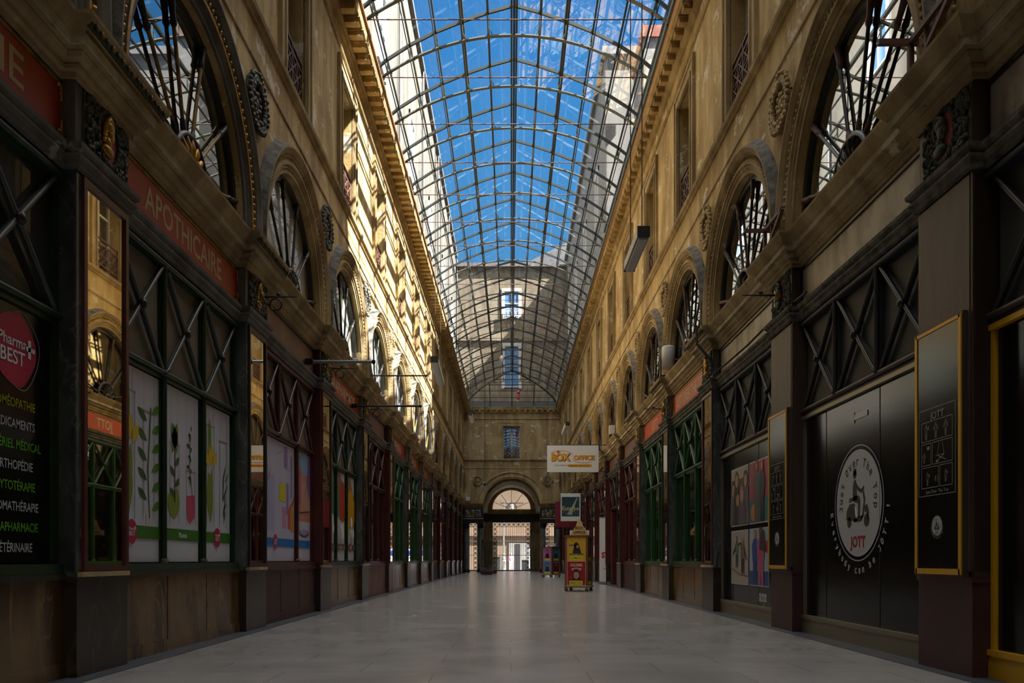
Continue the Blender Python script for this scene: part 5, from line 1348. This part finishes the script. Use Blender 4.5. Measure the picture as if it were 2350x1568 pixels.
# ================================================================== KIOSKS
def kiosk(x, y, rz, h, lab, faces, pyramid):
    t = empty('ticket_kiosk', (x, y, 0), rz, label=lab, cat='kiosk', group='wheeled poster kiosks')
    s_ = .275
    MB().mat(WOOD).box(-s_-.05, s_+.05, -s_-.05, s_+.05, .10, .13).mat(PLY).box(-s_-.055, s_+.055, -s_-.055, s_+.055, .13, .145).build('base_board', t)
    b = MB().mat(WOOD)
    for a in (-1, 1):
        for c in (-1, 1): b.box(a*s_-.03, a*s_+.03, c*s_-.03, c*s_+.03, .14, h)
    b.mat(WOOD).box(-s_-.05, s_+.05, -s_-.05, s_+.05, h, h+.035); b.build('frame', t)
    b = MB().mat(WHITE).box(-s_+.01, s_-.01, -s_-.012, s_+.012, .15, h-.01).box(-s_-.012, s_+.012, -s_+.01, s_-.01, .15, h-.01); b.build('panel', t)
    for a in (-1, 1):
        for c in (-1, 1):
            MB().mat(ALUG).box(a*.27-.02, a*.27+.02, c*.27-.02, c*.27+.02, .07, .10).build('caster', t)
            MB().mat(RUBBER).lathe([(.001,-.015),(.045,-.015),(.045,.015),(.001,.015)], (a*.27, c*.27, .045), 14, 'y', False).mat(ALUG).lathe([(.001,-.017),(.02,-.017),(.02,.017),(.001,.017)], (a*.27, c*.27, .045), 10, 'y', False).build('wheel', t.children[-1])
    for fi, arts in enumerate(faces):
        hh = (h-.17)/2
        for j, art in enumerate(arts):
            b = MB(); art(b, -s_+.04, s_-.04, .16+hh*(1-j), .16+hh*(2-j)-.01, s_+.014); o = b.build('poster_panel', t)
            o.rotation_euler.z = [-PI/2, 0, PI/2][fi]      # front faces -y, then +x, then +y
    if pyramid:
        b = MB().mat(PLY).prism([(-.24,0),(.24,0),(.20,.1),(.10,.24),(.06,.36),(0,.42),(-.06,.36),(-.10,.24),(-.20,.1)], -.012, .012, 'y'); o = b.build('topper', t); o.location = (.02, 0, h+.035)
        b = MB().mat(prt((.12,.07,.02))); ftext(b, 'BOX', 0, .20, .10, -.014); ftext(b, 'OFFICE', 0, .08, .10, -.014); o = b.build('topper_lettering', t); o.location = (.02, 0, h+.035)
        for a, c in ((-.2,.05), (.22,.04)):
            MB().mat(WHITE).box(a-.05, a+.05, c-.01, c+.01, h+.035, h+.17).build('leaflet_stack', t)
    return t
YB = prt((.62,.36,.015)); DK = prt((.02,.02,.03)); YLB = prt((.66,.58,.02)); RD = prt((.42,.01,.012)); SKC = prt((.45,.26,.17))
def pa_yellow(b, u0, u1, z0, z1, d):
    b.mat(YB).rect(u0, u1, z0, z1, d); c = (u0+u1)/2; w = u1-u0
    b.mat(DK).flat([(c-.10,z0+.2),(c+.13,z0+.2),(c+.09,z1-.26),(c+.05,z1-.18),(c-.04,z1-.18),(c-.07,z1-.28)], d+.001).oval(c, z1-.22, .07, .09, d+.001, 20)
    b.mat(SKC).oval(c+.03, z1-.24, .03, .045, d+.002, 14); b.mat(prt((.05,.05,.35))).rect(u0+.04, u0+.16, z1-.22, z1-.19, d+.001)
    b.mat(DK).rect(u0+.06, u1-.06, z0+.15, z0+.20, d+.002); b.mat(YLB).text('STAND UP', c, z0+.175, .05, d+.003, width=w-.16); b.mat(YLB).rect(u0+.06, u1-.06, z0+.03, z0+.14, d+.002).mat(DK).text('COMPLET', c, z0+.08, .06, d+.003, width=w-.16)
def pa_red(b, u0, u1, z0, z1, d):
    b.mat(prt((.22,.004,.008), (.42,.01,.012), 3)).rect(u0, u1, z0, z1, d); c = (u0+u1)/2; w = u1-u0
    b.mat(WHITE).text('GUILLERMO', c, z1-.09, .10, d+.002, width=w*.68); b.ring(c, z1-.20, .13, .035, .018, d+.002, 28)
    b.mat(DK).oval(c, z1-.30, .10, .08, d+.003, 20).flat([(c-.17,z0+.10),(c+.17,z0+.10),(c+.08,z0+.2),(c-.08,z0+.2)], d+.003)
    b.mat(SKC).oval(c, z0+.27, .07, .11, d+.004, 20); b.mat(DK).flat([(c-.075,z0+.34),(c+.075,z0+.34),(c+.05,z0+.40),(c-.06,z0+.40)], d+.005).oval(c-.028, z0+.28, .01, .006, d+.005, 8).oval(c+.028, z0+.28, .01, .006, d+.005, 8).rect(c-.02, c+.02, z0+.215, z0+.22, d+.005)
    b.mat(YLB).rect(u0+.05, u1-.07, z0+.01, z0+.12, d+.005).mat(DK).rect(u0+.05, u1-.07, z0+.12, z0+.15, d+.005).text('BEST OF', c-.01, z0+.065, .07, d+.006, width=w-.18)
def pa_fig(bg, top, txt=None):
    def art(b, u0, u1, z0, z1, d):
        c = (u0+u1)/2; b.mat(prt(bg)).rect(u0, u1, z0, z1, d); b.mat(prt(top)).flat([(c-.13,z0+.12),(c+.13,z0+.12),(c+.08,z0+.34),(c-.08,z0+.34)], d+.002)
        b.mat(DK).oval(c, z0+.42, .07, .09, d+.003, 18); b.mat(SKC).oval(c, z0+.40, .05, .07, d+.004, 18)
        b.mat(YLB).rect(u0+.06, u1-.06, z0+.02, z0+.10, d+.003)
        if txt: b.mat(WHITE).text(txt, c, z1-.07, .07, d+.002, width=(u1-u0)*.7)
    return art
kiosk(1.78, 21.7, R(-17), 1.42, 'wheeled wooden ticket kiosk with yellow and red posters under the hanging white sign', [(pa_yellow, pa_red), (pa_fig((.06,.05,.035),(.03,.03,.03)), pa_fig((.09,.06,.04),(.03,.04,.07))), ()], True)
kiosk(1.90, 38.9, R(-42), 1.40, 'smaller looking poster kiosk on wheels farther down the gallery on the right', [(pa_fig((.55,.14,.42),(.02,.02,.03)), pa_fig((.12,.22,.40),(.03,.03,.04))), (pa_fig((.01,.18,.26),(.02,.02,.03)), pa_fig((.20,.01,.03),(.05,.02,.02), 'LIVE')), ()], False)
# leaflets on the far kiosk
t = empty('leaflet_rack', (1.90, 38.9, 1.437), R(-42), label='clear leaflet holders standing on the farther poster kiosk', cat='rack')
MB().mat(WHITE).box(-.2, -.05, -.04, .0, .0, .17).box(.05, .2, .05, .09, 0, .15).build('leaflets', t)
MB().mat(ALUG).box(-.22, .22, -.06, .1, 0, .012).build('tray', t)

# glass display cases at the far left
def glass_case(x, y, w, dp, h, lab, items):
    t = empty('glass_display_case', (x, y, 0), label=lab, cat='display case', group='glass display cases near the far gate')
    MB().mat(MARP).box(-w/2+.03, w/2-.03, -dp/2+.03, dp/2-.03, .0, .07).box(-w/2, w/2, -dp/2, dp/2, .07, .2).build('base', t)
    b = MB().mat(ALUG)
    for a in (-1, 1):
        for c in (-1, 1): b.box(a*w/2-.012, a*w/2+.012, c*dp/2-.012, c*dp/2+.012, .2, h)
    b.box(-w/2, w/2, -dp/2, dp/2, h-.03, h); b.build('frame', t)
    MB().mat(GLSHOP).add([(-w/2,-dp/2,.2),(w/2,-dp/2,.2),(w/2,dp/2,.2),(-w/2,dp/2,.2),(-w/2,-dp/2,h),(w/2,-dp/2,h),(w/2,dp/2,h),(-w/2,dp/2,h)], [(0,1,5,4),(1,2,6,5),(2,3,7,6),(3,0,4,7)]).build('glass_pane', t)
    return t
glass_case(-1.32, 45.5, .66, .6, 1.95, 'nearer glass display case holding dark clothes, left of the far gate', 3)
glass_case(-1.12, 49.5, .6, .6, 1.95, 'farther glass display case half hidden behind the first, left of the far gate', 3)
t = empty('mannequin', (-1.32, 45.5, .2), label='dark clothed mannequin inside the nearer glass display case', cat='mannequin')
MB().mat(prt((.02,.022,.03))).lathe([(.001,.0),(.16,.02),(.14,.4),(.17,.7),(.13,.9),(.18,1.15),(.17,1.3),(.06,1.38),(.001,1.4)], n=14).build('dark_coat', t)
MB().mat(prt((.20,.03,.02))).ball((0,0,1.52), (.09,.10,.13), 12, 8).build('red_hat', t)

# ================================================================== HANGING SIGNS
t = empty('hanging_sign', (2.05, 27.4, 3.72), label='white hanging rectangular sign with yellow and black lettering on the right', cat='sign')
MB().mat(WHITE).box(-.85, .85, -.04, .04, 0, .88).build('board', t)
b = MB(); OY = prt((.70,.32,.01)); OB = prt((.05,.03,.02))
b.mat(OB); ftext(b, 'BOX', -.38, .48, .34, -.042, .64); ftext(b, 'OFFICE', .38, .47, .20, -.042, .70)
b.mat(OY); ftext(b, 'BOX', -.40, .495, .34, -.044, .62); ftext(b, 'OFFICE', .365, .48, .20, -.044, .68)
b.mat(prt((.60,.10,.01)))
b.add([(-.48+(.07 if i % 2 == 0 else .032)*math.cos(R(90+36*i)), -.046, .66+(.07 if i % 2 == 0 else .032)*math.sin(R(90+36*i))) for i in range(10)], [tuple(range(10))])
def bline(b, pts, w, d):
    for (a, c), (e, f) in zip(pts[:-1], pts[1:]):
        L_ = math.hypot(e-a, f-c) or 1; nx, nz = -(f-c)/L_*w/2, (e-a)/L_*w/2
        b.add([(a-nx,d,c-nz),(e-nx,d,f-nz),(e+nx,d,f+nz),(a+nx,d,c+nz)], [(0,1,2,3)])
bline(b, [(-.40+.42*math.cos(R(a)), .50+.2*math.sin(R(a))) for a in range(20, 150, 10)], .014, -.046)
bline(b, [(.35+.35*math.cos(R(a)), .45+.15*math.sin(R(a))) for a in range(190, 330, 10)], .014, -.046)
b.mat(OY).add([(.23+x*.35+(.05*math.cos(t_)), -.044, .21+.045*math.sin(t_)) for x, t_ in [(1, R(a)) for a in range(-90, 91, 30)] + [(-1, R(a)) for a in range(90, 271, 30)]], [tuple(range(14))])
b.mat(OB); ftext(b, 'Spectacle - Sport - Loisir', .23, .21, .07, -.046, .64); b.mat(prt((.25,.25,.27))); ftext(b, 'Votre billetterie', -.38, .225, .08, -.043, .46)
b.build('print', t)
MB().mat(DARKIRON).tube([(-.85,0,.90),(1.15,0,.90)], .015, 6).tube([(.85,0,.02),(1.15,0,.02)], .015, 6).build('bracket', t)
t = empty('hanging_banner', (2.60, 36, 2.50), label='dark teal and white hanging shop banner with script lettering on the right', cat='banner')
MB().mat(WHITE).box(-.43, .43, -.02, .0, 0, 1.2).build('cloth', t)
b = MB().mat(prt((.012,.05,.07))).add([(-.39,-.022,.20),(.38,-.022,.20),(.38,-.022,1.05),(-.39,-.022,1.05)], [(0,1,2,3)])
b.mat(prt((.34,.37,.33))).add([(-.16,-.024,.28),(.06,-.024,.26),(.10,-.024,.44),(.31,-.024,1.03),(.27,-.024,1.03),(-.02,-.024,.50)], [(0,1,2,3,4,5)])
b.mat(prt((.60,.52,.26))); ftext(b, 'Euterpe', 0, .56, .26, -.026, .72)
b.mat(WHITE)
for i in range(12): b.add([(-.33+.06*i+.012*math.cos(a), -.024, .36+.05*math.sin(i*2.1)+.012*math.sin(a)) for a in [PI*j/3 for j in range(6)]], [tuple(range(6))])
b.build('print', t)
MB().mat(ALUG).tube([(-.45,-.01,1.2),(.72,-.01,1.2)], .014, 6).build('bracket', t)
t = empty('projecting_sign_box', (2.60, 37.2, 2.28), label='dark red projecting sign box right behind the teal banner', cat='sign')
MB().mat(prt((.16,.006,.02))).box(-.60, .45, -.06, .06, 0, 1.15).build('box', t); MB().mat(DARKIRON).tube([(.45,0,1.0),(.75,0,1.0)], .02, 6).build('bracket', t)
for i, (x, y, z) in enumerate(((2.9, 31.6, 4.95),)):
    pass

# bare sign brackets on the left
for (y, x1, z, lab, r_) in ((12.5,-2.07,3.81,'thick grey metal sign bar projecting from the left wall, nearest of three',.025), (17.9,-1.83,4.80,'thin dark metal sign bar projecting from the left wall, highest of three',.016), (16.1,-1.76,3.81,'dark metal sign bar with end cap projecting from the left wall, lowest of three',.020)):
    t = empty('sign_bar', (XL-.1, y, z), label=lab, cat='bracket', group='bare sign bars on the left wall')
    L_ = x1-(XL-.1); MB().mat(ALUG if r_ == .025 else DARKIRON).tube([(0,0,0),(L_,0,0)], r_, 8).build('rod', t); MB().mat(DARKIRON).ball((L_,0,0), (.03,r_*1.6,r_*1.6), 8, 6).build('end_cap', t); MB().mat(DARKIRON).box(0,.12,-.04,.04,-.04,.04).build('fixing', t)
# scroll brackets with ring at medallions
for side, k, lab in (('left',1,'small black ring bracket on the second left medallion'), ('left',2,'small black bracket on the third left medallion'), ('left',3,'small black hook bracket on the fourth left medallion'), ('left',5,'small black bracket on the sixth left medallion'), ('right',1,'small black bracket on the second right medallion'), ('right',3,'small black bracket on the gilt medallion between the two orange signs')):
    (x, y, z), rz = place(side, PC(k), .05, 3.93)
    t = empty('ring_bracket', (x, y, 3.93), rz, label=lab, cat='bracket', group='small iron medallion brackets')
    MB().mat(GILTP).ball((0,.03,0), (.04,.06,.07), 10, 6).build('boss', t)
    MB().mat(DARKIRON).tube([(0,.03,.0),(.42,.03,.0)], [.014,.006], 6).ball((.2,.03,.03), (.03,.01,.02), 6, 4).build('rod', t)
    if side == 'left': MB().mat(DARKIRON).tube([(.17+.07*math.cos(2*PI*i/18), .03, -.09+.07*math.sin(2*PI*i/18)) for i in range(19)], .009, 5, False).build('ring', t)

# items on the right cornice
for k, lab in ((0,'dark triangular steel bracket on the right cornice, nearest the camera'), (1,'dark triangular steel bracket on the right cornice under the second arch')):
    (x, y, z), rz = place('right', PC(k)+.1, .0)
    t = empty('steel_bracket', (x, y, 4.47), rz, label=lab, cat='bracket', group='steel brackets on the right cornice')
    MB().mat(RUSTIRON).bar((.1,-.2,.35), (.1,.45,.35), .04).bar((.1,-.2,.35), (.1,-.2,.0), .04).bar((.1,.45,.35), (.1,-.2,.02), .04).bar((-.05,-.2,.35), (.35,-.2,.35), .04).build('angle_frame', t)
t = empty('spotlight', (XR-.05, 16.5, 4.47), label='beige cylindrical floodlight sitting on the right cornice in front of the third arch', cat='lamp')
MB().mat(LAMPW).lathe([(.001,.16),(.13,.16),(.13,.58),(.11,.6),(.11,.56),(.001,.56)], n=20).build('housing', t); MB().mat(DARKIRON).box(-.15,.15,-.02,.02,.0,.03).bar((-.15,0,.0),(-.15,0,.35),.02).bar((.15,0,0),(.15,0,.35),.02).build('yoke', t)
t = empty('security_box', (XR-.2, 24.5, 4.47), label='small grey box lamp on the right cornice beyond the orange signs', cat='lamp')
MB().mat(LAMPW).box(-.08,.08,-.1,.1,.06,.32).build('housing', t); MB().mat(DARKIRON).box(-.04,.04,-.04,.04,0,.06).build('foot', t)
t = empty('white_spotlight', (XR-.28, 32.0, 4.47), label='small white spotlight on the right cornice left of the white hanging sign', cat='lamp')
MB().mat(LAMPW).lathe([(.001,0),(.07,.02),(.11,.25),(.001,.25)], (0,0,.1), 14).build('housing', t); MB().mat(DARKIRON).box(-.04,.04,-.04,.04,0,.1).build('foot', t)
t = empty('cable', (0,0,0), label='black cables hanging in a loop from the right cornice beside the longest orange sign', cat='cable')
b = MB().mat(BLACKM)
for q in (0, .05): b.tube([(XR-.27, 13.0+q, 4.5), (XR-.27, 12.95+q, 4.2), (XR-.06, 12.95+q, 3.95), (XR-.04, 12.9, 3.72), (XR+.02, 12.3, 3.74), (XR+.02, 11.2, 3.73), (XR+.02, 10.2, 3.76), (XR+.02, 9.0+q, 3.73)], .014, 6)
b.build('wires', t)
t = empty('alarm_box', (XR-.03, 12.0, 0), label='small cream louvred box beside the second right medallion', cat='alarm'); MB().mat(LAMPW).box(.0, .12, -2.2+.0, -2.05, 3.85, 4.05).build('casing', t); MB().mat(DARKIRON).box(-.004,0,-2.19,-2.06,3.9,3.91).box(-.004,0,-2.19,-2.06,3.95,3.96).box(-.004,0,-2.19,-2.06,4.0,4.01).build('louvre', t)
t = empty('alarm_box', (-2.75, EY-.05, 4.62), label='small white box on the far end wall above the left carved panel', cat='alarm'); MB().mat(WHITE).box(-.12, .12, -.1, .04, 0, .24).build('casing', t); MB().mat(DARKIRON).box(-.03,.03,-.11,-.1,.1,.13).build('sensor', t)
t = empty('wall_lantern', (XR+0, 0, 0), label='cream planter ledge boxes', cat='box') if False else None

# ================================================================== PENDANT LAMPS
def pend(x, y0, y1, z0, z1, w, lab, mat_):
    t = empty('fluorescent_lamp', (x, (y0+y1)/2, (z0+z1)/2), label=lab, cat='lamp', group='long pendant lamps hung from the glass roof')
    L_ = (y1-y0)/2; dz = (z1-z0)/2
    MB().mat(mat_).bar((0,-L_,-dz), (0,L_,dz), w, w*.75).build('housing', t)
    MB().mat(LAMPW).bar((0,-L_+.05,-dz-w*.4), (0,L_-.05,dz-w*.4), w*.7, w*.3).build('diffuser', t)
    for s_ in (-1, 1): MB().mat(DARKIRON).bar((0,s_*L_-.02*s_,s_*dz), (0,s_*L_+.02*s_,s_*dz), w*1.05, w*.85).build('end_cap', t)
    b = MB().mat(BLACKM)
    zt_ = 10.8 - (z0+z1)/2
    for s_ in (-.8, .8): b.tube([(0,s_*L_,s_*dz), (-x*.0,s_*L_*1.0,zt_)], .008, 5)
    b.build('suspension_cable', t)
pend(1.86, 11.6, 13.0, 5.42, 5.42, .17, 'large grey pendant tube lamp hanging high on the right, nearest the camera', ALUG)
pend(-1.75, 19.0, 20.8, 5.42, 5.25, .16, 'pale pendant tube lamp hanging on the left below the sunlit wall', LAMPW)
pend(-1.28, 26.0, 27.4, 5.42, 5.4, .13, 'small white pendant tube lamp hanging left of the far window', LAMPW)
pend(1.92, 28.0, 30.2, 5.42, 5.42, .15, 'pale pendant tube lamp hanging above the white sign on the right', LAMPW)
pend(1.9, 42.0, 44.2, 5.3, 5.3, .14, 'small clear pendant tube lamp just below the left corner of the white sign', LAMPW)
pend(-1.45, 45.4, 47.0, 4.95, 4.7, .13, 'small white pendant tube lamp left of the far arch', LAMPW)
# hanging ornaments
t = empty('hanging_lantern', (-.42, 38, 10.0), label='small white faceted ornament hanging from the roof ridge', cat='ornament')
MB().mat(WHITE).lathe([(.001,-.22),(.08,-.05),(.10,.06),(.05,.18),(.001,.22)], n=6, smooth=False).build('body', t); MB().mat(BLACKM).tube([(0,0,.22),(0,0,2.1)], .006, 5).build('cord', t)
t = empty('hanging_puppet', (.42, 46.5, 9.95), label='small pink fabric ornament hanging below the far end of the roof', cat='ornament')
MB().mat(prt((.55,.06,.12))).ball((0,0,.26), (.10,.09,.12), 10, 6).lathe([(.03,-.18),(.08,-.05),(.07,.15),(.03,.22)], n=10).build('body', t); MB().mat(prt((.5,.4,.05))).ball((-.02,0,-.22), (.07,.06,.07), 8, 6).build('tail', t); MB().mat(BLACKM).tube([(0,0,.36),(0,0,2.0)], .006, 5).build('cord', t)
t = empty('paper_scrap', (-1.42, 0, 0), label='tiny white scrap of paper on the pale floor, centre left', cat='litter'); o = MB().mat(WHITE).box(-.03, .03, 12.15, 12.2, .001, .006).build('sheet', t)

# ================================================================== LIGHT, WORLD, CAMERA
w = bpy.data.worlds.new('sky'); SC.world = w; w.use_nodes = True; N = w.node_tree.nodes; L = w.node_tree.links
bg = N['Background']; tc = N.new('ShaderNodeTexCoord'); sx = N.new('ShaderNodeSeparateXYZ'); L.new(tc.outputs['Generated'], sx.inputs[0])
cr = N.new('ShaderNodeValToRGB'); e = cr.color_ramp.elements
e[0].position = .0; e[0].color = (.20,.40,.62,1); e[1].position = 1; e[1].color = (2.8,2.75,2.65,1); q = e.new(.35); q.color = (.055,.235,.50,1); q = e.new(.56); q.color = (.026,.165,.42,1); q = e.new(.60); q.color = (.3,.5,.85,1); q = e.new(.72); q.color = (2.3,2.26,2.2,1)  # bright white zenith, out of view, is added to fill the dim interior
L.new(sx.outputs[2], cr.inputs[0]); L.new(cr.outputs[0], bg.inputs[0]); bg.inputs[1].default_value = 1.0
sd = bpy.data.lights.new('sun', 'SUN'); sd.energy = 24.0; sd.angle = R(.55); sd.color = (1.0, .97, .92)
so = bpy.data.objects.new('sun', sd); COL.objects.link(so)
tosun = Vector((1, -.35, 1.3)).normalized(); so.rotation_euler = tosun.to_track_quat('Z', 'Y').to_euler(); so.location = (10, 0, 40)

cd = bpy.data.cameras.new('camera'); co = bpy.data.objects.new('camera', cd); COL.objects.link(co)
cd.sensor_fit = 'HORIZONTAL'; cd.sensor_width = 36; cd.lens = F/2350*36; cd.clip_end = 500
co.location = (0, 0, H); co.rotation_euler = (PI/2, 0, 0)
cd.shift_x = (1175-VX)/2350; cd.shift_y = (VY-784)/2350
SC.camera = co
vs_ = SC.view_settings; vs_.view_transform = 'Standard'; vs_.look = 'None'; vs_.gamma = 1; vs_.use_curve_mapping = False; vs_.exposure = 0.75
cy = SC.cycles; cy.max_bounces = 10; cy.diffuse_bounces = 5; cy.glossy_bounces = 4; cy.transparent_max_bounces = 12; cy.transmission_bounces = 4
cy.use_denoising = True; cy.caustics_reflective = False; cy.caustics_refractive = False; cy.sample_clamp_indirect = 4
